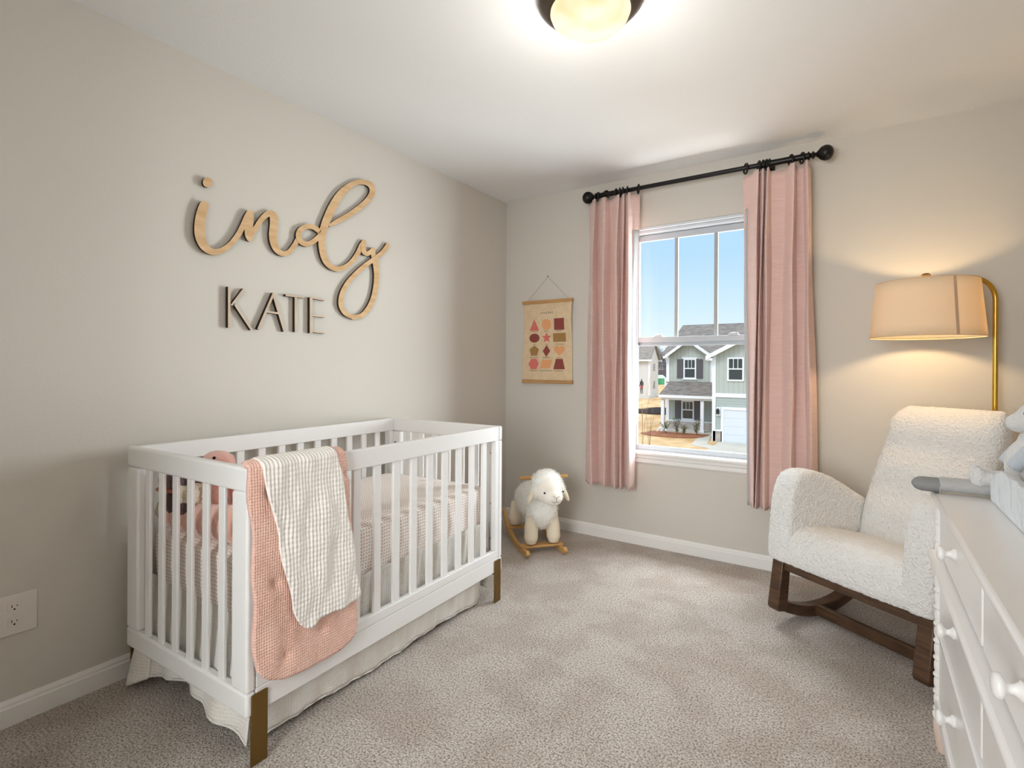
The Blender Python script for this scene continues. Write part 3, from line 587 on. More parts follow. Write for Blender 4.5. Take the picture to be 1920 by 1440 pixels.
# seam strip on the side facing the room
an = math.atan2((on(1782, 620, 'y', -.45).y)-(PYY+d.y), on(1782, 620, 'y', -.45).x-(PX_+d.x))
b = MB(); b.grid(lambda u, v: (d.x+(lerp(SR1, SR0, v)+.0016)*math.cos(an+(u-.5)*.055), d.y+(lerp(SR1, SR0, v)+.0016)*math.sin(an+(u-.5)*.055), lerp(SZ1, SZ0, v)), 4, 4); solid(b.obj('shade_seam', mat('shade_seam', (190,158,128), .9), sh), .001)
b = MB()
for k in range(3): q = 2*PI*k/3+.4; b.tube([(d.x, d.y, SZ1-.012), (d.x+SR1*math.cos(q), d.y+SR1*math.sin(q), SZ1-.004)], .0018, 6)
b.lathe([(.014, SZ1-.10), (.014, SZ1-.03), (.008, SZ1-.012), (.0, SZ1-.012)], (d.x, d.y, 0), 'z', 16); b.obj('socket', GOLD, t)
LAMPC = Vector((PX_+d.x, PYY+d.y, SZ1-.125))
# ------------------------------------------------------------------ rocking armchair
BOU = mat('boucle', (228,226,223), .95, bump=[('noise', 95, .007), ('voro', 110, .003)], sheen=.3, spec=.1)
WAL = mat('walnut', (92,66,46), .38, var=(10, (66,46,32), (1,1,8), 6), spec=.4)
t = thing('rocking_chair', (1.950, -.656, 0), math.radians(-33.3), 'white boucle rocking armchair with dark wooden rockers in the corner by the window', 'armchair')
CWD = .69
def pad(name, fn, nu, nv, closed=True): return MB().grid(fn, nu, nv, closed)
def sq(an, p): c_, s_ = math.cos(an), math.sin(an); return math.copysign(abs(c_)**p, c_), math.copysign(abs(s_)**p, s_)
def dispc(o, s=.014, st=.0075):
    tx = bpy.data.textures.get('boucle_tx') or bpy.data.textures.new('boucle_tx', 'CLOUDS'); tx.noise_scale = s
    d = o.modifiers.new('disp', 'DISPLACE'); d.texture = tx; d.strength = st; d.mid_level = .5; d.texture_coords = 'LOCAL'; return o
# armrests: side profile (t, z) swept with rounded section
def arm(x0, x1, name='armrest'):
    prof = [(-.030,.297),(-.034,.36),(-.026,.46),(-.012,.57),(.012,.645),(.045,.688),(.09,.703),(.16,.700),(.26,.672),(.36,.626),(.45,.578),(.53,.535),(.565,.50),(.57,.42),(.56,.285)]
    P = smooth_path(prof, 4); cx_, cz_ = .27, .42; n = len(P)
    def f(u, v):                         # v across thickness with rounded edge, u round the profile
        i = min(int(u*(n-1)+.5), n-1); y, z = P[i]; an = PI*v; r = .045; off = math.sin(an)
        k = min(1, off**.45 if off > 0 else 0); x = lerp(x0, x1, (1-math.cos(an)**1*abs(math.cos(an))**-.35 if abs(math.cos(an)) > 1e-4 else 1)/2)
        dy, dz = y-cx_, z-cz_; L_ = math.hypot(dy, dz); s_ = (L_-r*(1-k))/L_
        return (x, cx_+dy*s_, cz_+dz*s_)
    b = MB(); nv = 15; b.grid(f, n, nv)
    for vv in (0, 1):
        ring = [f(i/(n-1), vv) for i in range(n)]; c_ = (sum(p[0] for p in ring)/n, sum(p[1] for p in ring)/n, sum(p[2] for p in ring)/n)
        b.add(ring+[c_], [(i, (i+1) % n, n) for i in range(n)])
    ring_a = [f(0, j/(nv-1)) for j in range(nv)]; ring_b = [f(1, j/(nv-1)) for j in range(nv)]
    b.add(ring_a+ring_b, [(j, j+1, nv+j+1, nv+j) for j in range(nv-1)])
    o = b.obj(name, BOU, t, smooth=True, doubles=True)
    rm = o.modifiers.new('remesh', 'REMESH'); rm.mode = 'VOXEL'; rm.voxel_size = .007; rm.use_smooth_shade = True
    sm = o.modifiers.new('smooth', 'SMOOTH'); sm.iterations = 6; sm.factor = .5
    return dispc(o)
arm(0, .115); arm(CWD-.115, CWD)
def vox(o, v=.007, it=6):
    rm = o.modifiers.new('remesh', 'REMESH'); rm.mode = 'VOXEL'; rm.voxel_size = v; rm.use_smooth_shade = True
    sm = o.modifiers.new('smooth', 'SMOOTH'); sm.iterations = it; sm.factor = .5; return dispc(o)
# seat: profile (t, z), crowned
sp_ = [(-.022,.297),(-.030,.34),(-.014,.40),(.02,.437),(.06,.452),(.14,.450),(.28,.425),(.42,.392),(.54,.375),(.56,.33),(.56,.285)]
P = smooth_path(sp_, 4); b = MB(); nx = 16; n = len(P)
def fseat(i, j):
    y, z = P[i]; u = j/(nx-1); x = lerp(.06, CWD-.06, u); c_ = 1-abs(2*u-1)**3
    return (x, y-.008*c_ if y < .05 else y, z+(.012*c_-.006 if z > .36 else 0))
vs = [fseat(i, j) for i in range(n) for j in range(nx)]; b.add(vs, [(i*nx+j, i*nx+j+1, ((i+1) % n)*nx+j+1, ((i+1) % n)*nx+j) for i in range(n) for j in range(nx-1)])
b.add([fseat(i, 0) for i in range(n)], [tuple(range(n))]); b.add([fseat(i, nx-1) for i in range(n)], [tuple(range(n))])
vox(b.obj('seat', BOU, t, doubles=True))
# backrest: tapering, reclined, with gentle horizontal rolls and a rounded top
b = MB(); nz = 40; na = 36
def fback(u, v):
    z = lerp(.33, .995, v); k = v; xl = interp([(.33,.112),(.5,.112),(.62,.117),(.72,.130),(.80,.141),(.86,.146),(.92,.150),(1.0,.165)], z); xr = CWD-.112 if z < .6 else lerp(CWD-.112, CWD-.075, (z-.6)/.4)
    if z > .85: xr -= .02*((z-.85)/.15)
    yc = .47+.19*v+.03*v*v; th = .078+.006*math.cos(v*22); 
    if v > .9: q = (v-.9)/.1; th *= math.sqrt(max(.02, 1-q*q*.92)); xl += .03*q*q; xr -= .03*q*q
    if v < .05: th *= .8
    c_, s_ = sq(2*PI*u, .5); return ((xl+xr)/2+(xr-xl)/2*c_, yc+th*s_*(1.0 if s_ < 0 else .8), z)
b.grid(fback, na, nz, closed=True)
b.add([fback(i/na, 0) for i in range(na)], [tuple(range(na))]); b.add([fback(i/na, 1) for i in range(na)], [tuple(range(na))])
vox(b.obj('backrest', BOU, t, doubles=True), .008, 4)
# wooden base
def leg_poly(y0, y1): return y0, y1
for x0 in (.012, CWD-.012-.055):
    P = []; R = .85; yc = .27
    for k in range(25):
        y = lerp(.0, .60, k/24); P.append((y, max(.0, (y-yc)**2/(2*R)*1.55)))
    low = [(y, z) for y, z in P]; up = [(y, z+.05) for y, z in P][::-1]
    b = MB(); b.prism(low+up, 'x', x0, x0+.055); b.obj('rocker', WAL, t, bevel=.004)
    z0 = P[0][1]
    b = MB(); b.prism([(-.034, z0+.016), (-.026, z0+.0), (.03, z0-.010), (.052, .292), (.0, .292)], 'x', x0-.001, x0+.056); b.obj('leg', WAL, t, bevel=.006, seg=3)
    b = MB(); b.prism([(.50, P[20][1]+.04), (.545, P[22][1]+.04), (.52, .288), (.475, .288)], 'x', x0+.004, x0+.051); b.obj('leg', WAL, t, bevel=.004)
b = MB(); b.box((.06, .006, .252), (CWD-.06, .036, .288)); b.obj('front_rail', WAL, t, bevel=.003)
b = MB(); b.box((.06, .215, .010), (CWD-.06, .24, .060)); b.obj('stretcher', WAL, t, bevel=.003)
# ------------------------------------------------------------------ rocking sheep
FL = mat('fleece', (250,248,242), .95, sheen=.5, spec=.1, trans=.45); FL2 = mat('fleece_base', (252,250,245), .95, bump=[('noise', 120, .004)], spec=.1)
SK = mat('cream_felt', (242,228,204), .85, bump=[('noise', 200, .001)], sheen=.3); PIN = mat('pine_wood', (214,170,108), .45, var=(8, (196,150,92), (1,6,1), 5)); ST = mat('grey_thread', (96,86,78), .8)
t = thing('rocking_sheep', (.646, -.514, 0), math.radians(49.4-0), 'white fleecy toy sheep on a pine rocker standing in the corner', 'rocking toy')
# local x: across (left to right seen from the front), +y: towards its tail
for x0 in (-.135, .112):
    P = [(-.045,.030),(-.03,.012),(0,.004),(.08,.0),(.20,.0),(.32,.016),(.42,.05),(.50,.10),(.545,.145)]
    Q = smooth_path(P, 4); low = [(y-.03, z) for y, z in Q]; up = []
    for i, (y, z) in enumerate(Q):
        y0_, z0_ = Q[max(i-1, 0)]; y1_, z1_ = Q[min(i+1, len(Q)-1)]; dd = math.hypot(y1_-y0_, z1_-z0_); up.append((y-.03-(z1_-z0_)/dd*.030, z+(y1_-y0_)/dd*.034))
    b = MB(); b.prism(low+up[::-1], 'x', x0, x0+.022); b.obj('rocker', PIN, t, bevel=.006, seg=3)
for y0, z in ((.022, .034), (.33, .066)):
    b = MB(); b.box((-.14, y0, z), (.138, y0+.06, z+.014)); b.obj('foot_plank', PIN, t, bevel=.003)
body = blob('body', [('e', (0,.17,.29), (.105,.20,.125)), ('e', (0,.06,.27), (.10,.10,.12)), ('e', (0,.30,.28), (.095,.10,.11))], FL2, t, .010, 4, (.03, .012))
for x0, y0, zf in ((-.068,.045,.055), (.078,.045,.055), (-.075,.37,.085), (.075,.37,.085)):
    blob('leg', [('t', [(x0*.85, y0+.01, .24), (x0, y0, .16), (x0*1.03, y0-.003, zf+.035), (x0*1.03, y0-.004, zf)], [.040,.044,.044,.030])], SK, t, .006, 4)
hd = thing('tmp', (0,0,0), 0, 'x', 'x'); bpy.data.objects.remove(hd)
HX, HY, HZ = .012, -.045, .415
head = blob('head', [('e', (HX,HY,HZ), (.088,.088,.092)), ('e', (HX+.01,HY-.055,HZ-.035), (.062,.055,.055))], mat('face_plush', (248,240,228), .9, bump=[('noise', 160, .002)], sheen=.4), t, .006, 5)
cap = blob('wool_cap', [('e', (HX-.004,HY+.025,HZ+.028), (.098,.085,.088)), ('e', (HX-.085,HY+.02,HZ-.015), (.025,.05,.05)), ('e', (HX+.088,HY+.02,HZ-.015), (.022,.05,.055))], FL2, t, .008, 3, (.02, .008))
fuzz('body_fleece', body, 3600, .019, .0014, FL, t); fuzz('cap_fleece', cap, 2200, .018, .0013, FL, t)
for sx, rz_ in ((-1, .35), (1, -.35)):
    M_ = Matrix.Rotation(rz_*1.3, 3, 'Y'); ex = HX+sx*.112
    e_ = MB().ball((ex, HY+.00, HZ-.035), (.014,.028,.052), 18, M_).obj('ear', SK, t, smooth=True)
for ex in (-.052, .072):
    MB().ball((HX+ex-.0, HY-.071-(.006 if ex < 0 else -.004), HZ-.004), .0062, 12).obj('eye', EYE, t, smooth=True)
fx, fy, fz = HX+.012, HY-.110, HZ-.035
def onhead(x, z): return (x, fy+1.8*(x-fx)**2+ (2.2*(z-fz)**2) - .002, z)
b = MB(); b.tube([onhead(fx-.020, fz+.018), onhead(fx, fz+.004), onhead(fx+.020, fz+.016)], .0012, 6); b.tube([onhead(fx, fz+.004), onhead(fx, fz-.018)], .0012, 6); b.tube([onhead(fx-.03, fz-.014), onhead(fx-.015, fz-.022), onhead(fx, fz-.018), onhead(fx+.015, fz-.021), onhead(fx+.03, fz-.012)], .0012, 6); b.obj('stitched_mouth', ST, t)
MB().tube([(-.155,.02,.478),(.165,.02,.478)], .0115, 14).obj('handle', PIN, t, bevel=.003)
MB().tube([(0,.03,.36),(0,.02,.478)], .016, 12).obj('handle_post', PIN, t)
# ------------------------------------------------------------------ dresser
DXF, DXB, DY1, DY0, DZ = 2.495, 3.085, -1.285, -2.70, .80
DW = mat('dresser_paint', (236,233,230), .32, spec=.5, coat=.1)
t = thing('dresser', (DXF, DY1, 0), 0, 'white painted dresser with round wooden knobs and turned corner posts along the right wall', 'dresser')
WD, LD = DXB-DXF, DY1-DY0
b = MB(); b.box((.028, -LD+.02, .095), (WD, -.02, .778)); b.obj('carcass', DW, t, bevel=.002)
b = MB(); b.box((-.018, -LD-.01, .778), (WD+.005, .012, .800)); b.obj('top', DW, t, bevel=.008, seg=3)
b = MB(); b.box((-.004, -LD, .764), (WD, .004, .778)); b.obj('top_moulding', DW, t, bevel=.005)
b = MB(); b.box((-.023, -LD, .590), (.03, .006, .612)); b.obj('waist_moulding', DW, t, bevel=.009, seg=3)
for z0, z1 in ((.372, .388), (.125, .16)): b = MB(); b.box((-.004, -LD+.02, z0), (.03, -.004, z1)); b.obj('drawer_rail', DW, t, bevel=.004)
rows = [(.614, .762), (.39, .588), (.162, .370)]
ncol = 2; cw = (LD-.06)/ncol
for r, (z0, z1) in enumerate(rows):
    for c_ in range(ncol):
        ya = -.03-cw*c_; yb = ya-cw+.006
        b = MB(); b.box((.004, yb+.006, z0+.004), (.0285, ya-.006, z1-.004)); dr = b.obj('drawer_front', DW, t, bevel=.003)
        kn = MB().lathe([(.014,.004),(.015,-.001),(.010,-.005),(.007,-.010),(.0075,-.015),(.011,-.018),(.0175,-.022),(.019,-.026),(.0175,-.031),(.011,-.034),(.0,-.035)], (0, (ya+yb)/2+.01, (z0+z1)/2+.012), 'x', 28).obj('knob', DW, dr, smooth=True)
b = MB(); b.box((.011, -.03-cw-.004, .16), (.022, -.03-cw+.012, .762)); b.obj('centre_stile', DW, t, bevel=.003)
for ya in (-.012, -LD+.012):
    pr = [(.0,.10),(.022,.10),(.024,.112),(.018,.12)]
    z = .12; k = 0
    while z < .755:
        for r, dz in ((.0175,.0),(.0225,.006),(.0225,.010),(.0175,.016),(.0205,.028),(.0205,.044)): pr.append((r, min(z+dz, .762)))
        z += .052
    pr += [(.018,.762),(.0,.762)]
    b = MB(); b.lathe(pr, (.014, ya, 0), 'z', 20); b.obj('turned_post', DW, t, smooth=True)
    for xx in (.02, WD-.04):
        b = MB(); b.lathe([(.0,.0),(.016,.0),(.021,.02),(.026,.06),(.027,.085),(.022,.1005),(.0,.1005)], (xx, ya, 0), 'z', 20); b.obj('foot', mat('foot_paint', (226,204,190), .4), t, smooth=True)
# things on the dresser
GRY = mat('grey_knit', (176,174,172), .85, bump=[('noise', 160, .002)], sheen=.3); GRD = mat('grey_tip', (138,138,138), .8, bump=[('noise', 160, .002)])
t = thing('grey_bolster', (2.45, -1.338, DZ), 0, 'long grey padded bolster with darker rounded tip overhanging the far end of the dresser', 'bolster')
def ell(b, x0, x1, n, end0, end1, ry=.034, rz=.021, z0=.0215):
    m_ = 20; rings = []
    for i in range(n+1):
        s_ = i/n; x = lerp(x0, x1, s_); k = 1
        if end0: k = min(k, math.sqrt(max(0.02, 1-max(0, 1-(x-x0)/.03)**2)))
        if end1: k = min(k, math.sqrt(max(0.02, 1-max(0, 1-(x1-x)/.03)**2)))
        rings.append([(x, ry*k*math.cos(2*PI*j/m_), z0+.006*math.sin(max(0, x)*9)*0+rz*k*math.sin(2*PI*j/m_)+(.004 if x > .05 and x < .2 else 0)) for j in range(m_)])
    vs = [p for r in rings for p in r]
    b.add(vs, [(i*m_+j, i*m_+(j+1) % m_, (i+1)*m_+(j+1) % m_, (i+1)*m_+j) for i in range(n) for j in range(m_)]+[tuple(range(m_))[::-1], tuple(range(n*m_, (n+1)*m_))])
b = MB(); ell(b, .043, .27, 30, False, True); b.obj('bolster_cover', GRY, t, smooth=True)
b = MB(); ell(b, -.022, .045, 14, True, False, .0345, .0213); b.obj('dark_tip', GRD, t, smooth=True)
MB().torus((.044, 0, .0215), .0275, .0012, 'x', 24, 6).obj('seam', mat('seam_grey', (196,194,190), .8), t).scale = (1, 1.25, .78)
bpy.data.objects[-1] if False else None
PADM = mat('changing_cover', (216,222,228), .85, bump=[('noise', 18, .02), ('noise', 120, .002)], sheen=.3)
t = thing('changing_pad', (2.602, -1.385, DZ), 0, 'contoured changing pad in a pale blue grey cover on the dresser top', 'changing pad')
def fp(u, v):
    x = lerp(0, .42, u); s_ = 2*u-1; z = .045+.062*abs(s_)**2.2
    e_ = min(v, 1-v)*6; z *= min(1, .55+.45*math.sin(min(1, e_)*PI/2))
    return (x, -.78*v, z+.004*math.sin(v*40)*abs(s_))
b = MB(); nu, nv = 30, 40
b.grid(fp, nu, nv)
top = list(b.v); b.add([(x, y, 0) for x, y, z in top], [(j*nu+i, (j+1)*nu+i, (j+1)*nu+i+1, j*nu+i+1) for j in range(nv-1) for i in range(nu-1)])
rim = [i for i in range(nu)]+[j*nu+nu-1 for j in range(1, nv)]+[(nv-1)*nu+i for i in range(nu-2, -1, -1)]+[j*nu for j in range(nv-2, 0, -1)]
n = len(rim); b.add([top[i] for i in rim]+[(top[i][0], top[i][1], 0) for i in rim], [(i, (i+1) % n, n+(i+1) % n, n+i) for i in range(n)])
o = b.obj('pad_cover', PADM, t, smooth=True, doubles=True)
rm = o.modifiers.new('remesh', 'REMESH'); rm.mode = 'VOXEL'; rm.voxel_size = .008; rm.use_smooth_shade = True
sm = o.modifiers.new('smooth', 'SMOOTH'); sm.iterations = 8; sm.factor = .6
BP = mat('blue_grey_plush', (190,196,204), .95, bump=[('noise', 150, .004)], sheen=.5); BP2 = mat('white_grey_plush', (214,212,210), .95, bump=[('noise', 150, .004)], sheen=.5)
t = thing('plush_bear', (2.703, -1.333, DZ), 0, 'pale blue grey plush bear sitting at the far end of the dresser', 'soft toy')
blob('body', [('e', (.0,0,.10), (.065,.045,.085)), ('e', (.01,0,.17), (.045,.04,.04))], BP2, t, .006, 4, (.012,.004))
blob('head', [('e', (.015,0,.235), (.055,.05,.05)), ('e', (-.03,0,.22), (.032,.032,.028))], BP2, t, .006, 4, (.012,.004))
for s in (-1, 1):
    blob('ear', [('e', (.015, s*.035, .285), (.032,.014,.032))], BP, t, .005, 3)
    MB().ball((-.022, s*.026, .247), .0065, 12).obj('eye', mat('grey_eye', (70,70,72), .2), t, smooth=True)
    blob('arm', [('t', [(.0,s*.038,.165),(-.03,s*.05,.13),(-.055,s*.048,.095)], [.020,.021,.018])], BP, t, .005, 4)
    blob('leg', [('t', [(-.03,s*.024,.058),(-.07,s*.022,.055),(-.105,s*.020,.055)], [.024,.021,.020]), ('e', (-.122, s*.022, .058), (.018,.022,.032))], BP2, t, .005, 3, (.012,.003))
# ------------------------------------------------------------------ outside
GZ = -3.68; YG, YP, YW = 33.0, 36.5, 38.0
def ex(px, py, Y): return on(px, py, 'y', Y)
GRASS = mat('dry_grass', (212,182,140), .95, var=(.9, (184,148,104), (1,.5,1), 8), spec=.05)
b = MB()
def fg(u, v):
    x = lerp(-70, 60, u); y = lerp(6, 240, v**1.6); z = GZ+(0 if y < 48 else min(1.9, (y-48)*.045))
    if 44 < y < 58 and x < -12: z += .5*math.sin((y-44)/14*PI)*min(1, (-12-x)/3)*(1+.3*math.sin(x*1.7))
    return (x, y, z)
b.grid(fg, 60, 60); struct(b.obj('ground_lawn', GRASS, smooth=True, fix=False))
GRN = mat('green_siding', (158,172,156), .7, bump=[('waveX', .62, .02)]); 
def siding(name, c, axis, period, dark):
    mt = mat(name, c, .7, spec=.2); nt = mt.node_tree; N = nt.nodes; tc = N.new('ShaderNodeTexCoord'); sp = N.new('ShaderNodeSeparateXYZ'); nt.links.new(tc.outputs['Object'], sp.inputs[0])
    m1 = N.new('ShaderNodeMath'); m1.operation = 'MULTIPLY'; m1.inputs[1].default_value = 1/period; nt.links.new(sp.outputs[axis], m1.inputs[0])
    m2 = N.new('ShaderNodeMath'); m2.operation = 'FRACT'; nt.links.new(m1.outputs[0], m2.inputs[0])
    cr = N.new('ShaderNodeValToRGB'); e = cr.color_ramp.elements; cr.color_ramp.interpolation = 'LINEAR'
    e[0].position = 0; e[0].color = (*lin(dark), 1); e[1].position = .16; e[1].color = (*lin(c), 1); nt.links.new(m2.outputs[0], cr.inputs[0]); nt.links.new(cr.outputs[0], N['Principled BSDF'].inputs['Base Color']); return mt
BB = siding('board_and_batten', (182,187,178), 0, .30, (152,160,150)); LAP = siding('lap_siding', (174,182,175), 2, .18, (134,146,138))
WT = mat('house_trim', (236,238,240), .5); SHG = mat('shingles', (136,128,120), .9, var=(2.2, (104,98,93), (1,1,5), 6)); SHU = mat('shutter', (92,88,92), .6)
STN = mat('stone_veneer', (196,186,178), .8, var=(2.5, (160,148,140), (1,1,3), 4)); DG = mat('dark_pane', (52,58,58), .15, spec=.6); CONC = mat('concrete', (196,189,176), .85, var=(.8, (184,178,165), None)); GDM = mat('garage_white', (220,224,228), .5)
t = thing('neighbour_house', (-7, YG, GZ), 0, 'sage green two storey house with white trim and a porch across the street', 'house'); o0 = Vector(t.location)
class H(MB):
    def o(s, name, m_, par=None, **k): s.v = [(v[0]-o0.x, v[1]-o0.y, v[2]-o0.z) for v in s.v]; return s.obj(name, m_, par or t, **k)
XC = -5.80; XR = 2.2; zb = -.64; ZE = 2.05      # garage block: corner, far side, band level, eave
apx, apz = (XC+XR)/2, 4.4
H().prism([(XC, zb), (XR, zb), (XR, ZE), (apx, apz-.35), (XC, ZE)], 'y', YG, YG+9).o('upper_wall', BB)
H().box((XC, YG, -2.9), (XR, YG+9, zb)).o('lower_wall', LAP)
H().box((XC-.04, YG-.06, GZ), (-5.28, YG+.2, -2.92)).o('stone_base', STN)
b = H(); b.box((XC-.10, YG-.05, zb-.08), (XR+.1, YG+.0, zb+.18)); b.o('band_board', WT)
b = H(); b.box((XC-.10, YG-.06, GZ+.05), (XC+.12, YG+.12, ZE)); b.o('corner_board', WT); b = H(); b.box((XC-.1, YG-.08, -2.96), (-5.2, YG-.0, -2.86)); b.o('stone_cap', WT)
def roofslab(p0, p1, y0, y1, th=.16): return [(p0[0], p0[1]), (p1[0], p1[1]), (p1[0], p1[1]+th), (p0[0], p0[1]+th)]
for s in (-1, 1):
    e_ = (apx+s*((XR-XC)/2+.45), ZE-.22); H().prism(roofslab(e_, (apx, apz-.22), 0, 0), 'y', YG-.4, YG+9).o('roof', SHG)
    H().prism([(e_[0], e_[1]-.12), (apx, apz-.34), (apx, apz-.06), (e_[0], e_[1]+.16)], 'y', YG-.45, YG-.36).o('gable_fascia', WT)
b = H(); b.box((XC-.45, YG-.4, ZE-.36), (XC-.02, YG+9, ZE-.2)); b.o('soffit', WT)
# garage door
gx0, gz1 = -5.165, -1.53
b = H(); b.box((gx0-.18, YG-.06, GZ), (gx0, YG+.02, gz1+.18)); b.box((gx0, YG-.06, gz1), (-.1, YG+.02, gz1+.18)); b.box((-.28, YG-.06, GZ), (-.1, YG+.02, gz1)); b.o('garage_surround', WT)
gd = H(); 
for k in range(4): gd.box((gx0, YG-.02+.0, GZ+k*.5375+.008), (-.28, YG+.02, GZ+(k+1)*.5375))
gd.o('garage_door', GDM)
def hwin(x0, x1, z0, z1, Y, shut=True, crown=True):
    b = H(); w_ = .10
    b.box((x0-w_, Y-.07, z0-w_), (x0, Y-.01, z1+w_)); b.box((x1, Y-.07, z0-w_), (x1+w_, Y-.01, z1+w_)); b.box((x0, Y-.07, z1), (x1, Y-.01, z1+w_)); b.box((x0, Y-.07, z0-w_), (x1, Y-.01, z0)); zm_ = (z0+z1)/2+.02; b.box((x0, Y-.06, zm_-.04), (x1, Y-.01, zm_+.04))
    for k in (1, 2): x = lerp(x0, x1, k/3); b.box((x-.018, Y-.05, zm_), (x+.018, Y-.01, z1))
    if crown: b.box((x0-.2, Y-.09, z1+w_), (x1+.2, Y-.01, z1+w_+.1)); b.box((x0-.2, Y-.09, z0-w_-.06), (x1+.2, Y-.01, z0-w_))
    f = b.o('house_window', WT); H().box((x0, Y-.02, z0), (x1, Y-.012, z1)).o('window_pane', DG, f)
    if shut:
        for xa in (x0-w_-.50, x1+w_+.04):
            b = H(); b.box((xa, Y-.06, z0-.06), (xa+.45, Y-.01, z1+.06)); b.o('shutter', SHU)
A_, B_ = ex(1367, 673, YG), ex(1392, 712, YG); hwin(A_.x, B_.x, B_.z, A_.z, YG, False, False)
A_, B_ = ex(1284.5, 675, YW), ex(1303, 708, YW); hwin(A_.x, B_.x, B_.z, A_.z, YW)
A_, B_ = ex(1280.5, 753, YW), ex(1299, 785, YW); hwin(A_.x, B_.x, B_.z, A_.z, YW)
# left block
XL = ex(1252, 700, YW).x
H().prism([(XL, .1), (XC+.02, .1), (XC+.02, 2.15), (-7.2, 2.15), (-8.73, 3.28), (-10.2, 2.2), (XL, 2.15)], 'y', YW, YW+8).o('gable_wall', BB)
H().box((XL, YW, -2.92), (XC+.02, YW+8, .1)).o('porch_wall', LAP); H().box((XL-.02, YW-.08, GZ), (XC-.9, YW+.1, -2.92)).o('stone_base', STN)
b = H(); b.box((XL-.1, YW-.06, .1), (XL+.14, YW+.1, 2.3)); b.box((XL-.1, YW-.06, -2.95), (XL+.14, YW+.1, .0)); b.o('corner_board', WT)
b = H(); b.box((XL, YW-.1, -2.97), (XC-.9, YW-.02, -2.88)); b.o('stone_cap', WT)
b = H(); b.box((-7.15, YW-.06, -.9), (-7.02, YW+.02, 2.2)); b.o('downspout', WT)
b = H(); b.box((-7.0, YW-.06, GZ+.3), (-6.75, YW+.02, -.95)); b.o('door_casing', WT); H().box((-6.75, YW-.03, GZ+.25), (XC, YW-.01, -.95)).o('entry_recess', mat('entry_dark', (70,74,72), .6))
for s in (-1, 1):
    e_ = (-8.73+s*1.75, 2.02); H().prism(roofslab(e_, (-8.73, 3.32), 0, 0), 'y', YW-.5, YW+5).o('roof', SHG)
    H().prism([(e_[0], e_[1]-.10), (-8.73, 3.20), (-8.73, 3.44), (e_[0], e_[1]+.16)], 'y', YW-.55, YW-.45).o('gable_fascia', WT)
b = H(); b.box((-10.65, YW-.5, 1.93), (-10.25, YW+.0, 2.12)); b.box((-7.35, YW-.5, 1.93), (-6.95, YW, 2.12)); b.o('eave_return', WT)
# main roof behind the gables
R0, R1, R2 = ex(1277, 610, YW+4), ex(1246, 668, YW+.8), ex(1420, 604, YW+4)
b = H(); b.add([(R1.x-.2, YW+.6, 2.25), (3.0, YW+.6, 2.25), (3.0, YW+4.5, R0.z), (R0.x, YW+4.5, R0.z), (R1.x-.2, YW+.6, 2.1), (3.0, YW+.6, 2.1), (3.0, YW+4.5, R0.z-.15), (R0.x, YW+4.5, R0.z-.15)], [(0,1,2,3),(7,6,5,4),(0,3,7,4),(1,5,6,2),(0,4,5,1),(3,2,6,7)]); b.o('main_roof', SHG)
b = H(); b.add([(R1.x-.2, YW+9, 2.1), (3.0, YW+9, 2.1), (3.0, YW+4.5, R0.z), (R0.x, YW+4.5, R0.z)], [(0,3,2,1)]); solid(b.o('rear_roof', SHG, fix=False), .1)
# porch
PL0, PR0 = -10.55, XC+.05
b = H(); b.add([(PL0, YP-.3, -.88), (PR0, YP-.3, -.88), (PR0, YW+.0, .14), (XL+.15, YW+.0, .14), (PL0, YP-.3, -.98), (PR0, YP-.3, -.98), (PR0, YW, -.9), (XL-.1, YW, -.9)], [(0,1,2,3),(7,6,5,4),(0,3,7,4),(1,5,6,2),(0,4,5,1),(3,2,6,7)]); b.o('porch_roof', SHG)
b = H(); b.box((PL0, YP-.34, -1.06), (PR0, YP-.2, -.86)); b.box((PL0+.15, YP-.12, -1.22), (PR0, YP+.12, -1.06)); b.box((PL0+.15, YP, -1.22), (PL0+.35, YW, -1.06)); b.o('porch_beam', WT)
for x in (-10.30, -7.38, XC-.12):
    b = H(); b.box((x-.12, YP-.12, GZ+.12), (x+.12, YP+.12, -1.2)); b.box((x-.16, YP-.16, GZ+.12), (x+.16, YP+.16, GZ+.3)); b.o('porch_post', WT)
b = H(); b.box((-10.5, YP-.2, GZ-.1), (XC, YW, GZ+.14)); b.o('porch_slab', CONC)
c_ = ex(1347, 771, YG)
b = H(); b.box((c_.x-.12, YG-.05, c_.z-.3), (c_.x+.14, YG-.01, c_.z+.28)); q = b.o('lantern_plate', WT)
b = H(); b.box((c_.x-.08, YG-.26, c_.z-.18), (c_.x+.08, YG-.08, c_.z+.08)); b.prism([(c_.x-.1, c_.z+.08), (c_.x+.1, c_.z+.08), (c_.x, c_.z+.2)], 'y', YG-.28, YG-.06); b.o('wall_lantern', mat('lantern_black', (40,40,42), .5))
# drive, walk, mulch
b = MB(); b.add([(-5.4, YG-.05, GZ+.02), (0, YG-.05, GZ+.02), (1.2, 10, GZ+.02), (-4.6, 10, GZ+.02)], [(0,1,2,3)]); solid(b.obj('driveway', CONC, fix=False), .04); struct(bpy.data.objects['driveway'])
g = lambda px, py: on(px, py, 'z', GZ+.02)
wk = [(1332,808),(1340,812),(1344,822),(1327,831),(1343,838),(1341,841),(1297,834),(1296,832),(1322,808)]
b = MB(); P = [(-6.7,36.4),(-5.9,36.4),(-5.9,31.8),(-5.0,30.6),(-5.0,29.8),(-7.3,29.8),(-7.3,30.8),(-6.7,32.0)]
P = [(g(1319,810).x, g(1319,810).y), (g(1338,812).x, g(1338,812).y), (g(1326,832).x, g(1326,832).y), (g(1345,838).x, g(1345,838).y), (g(1338,842).x, g(1338,842).y), (g(1295,834).x, g(1295,834).y)]
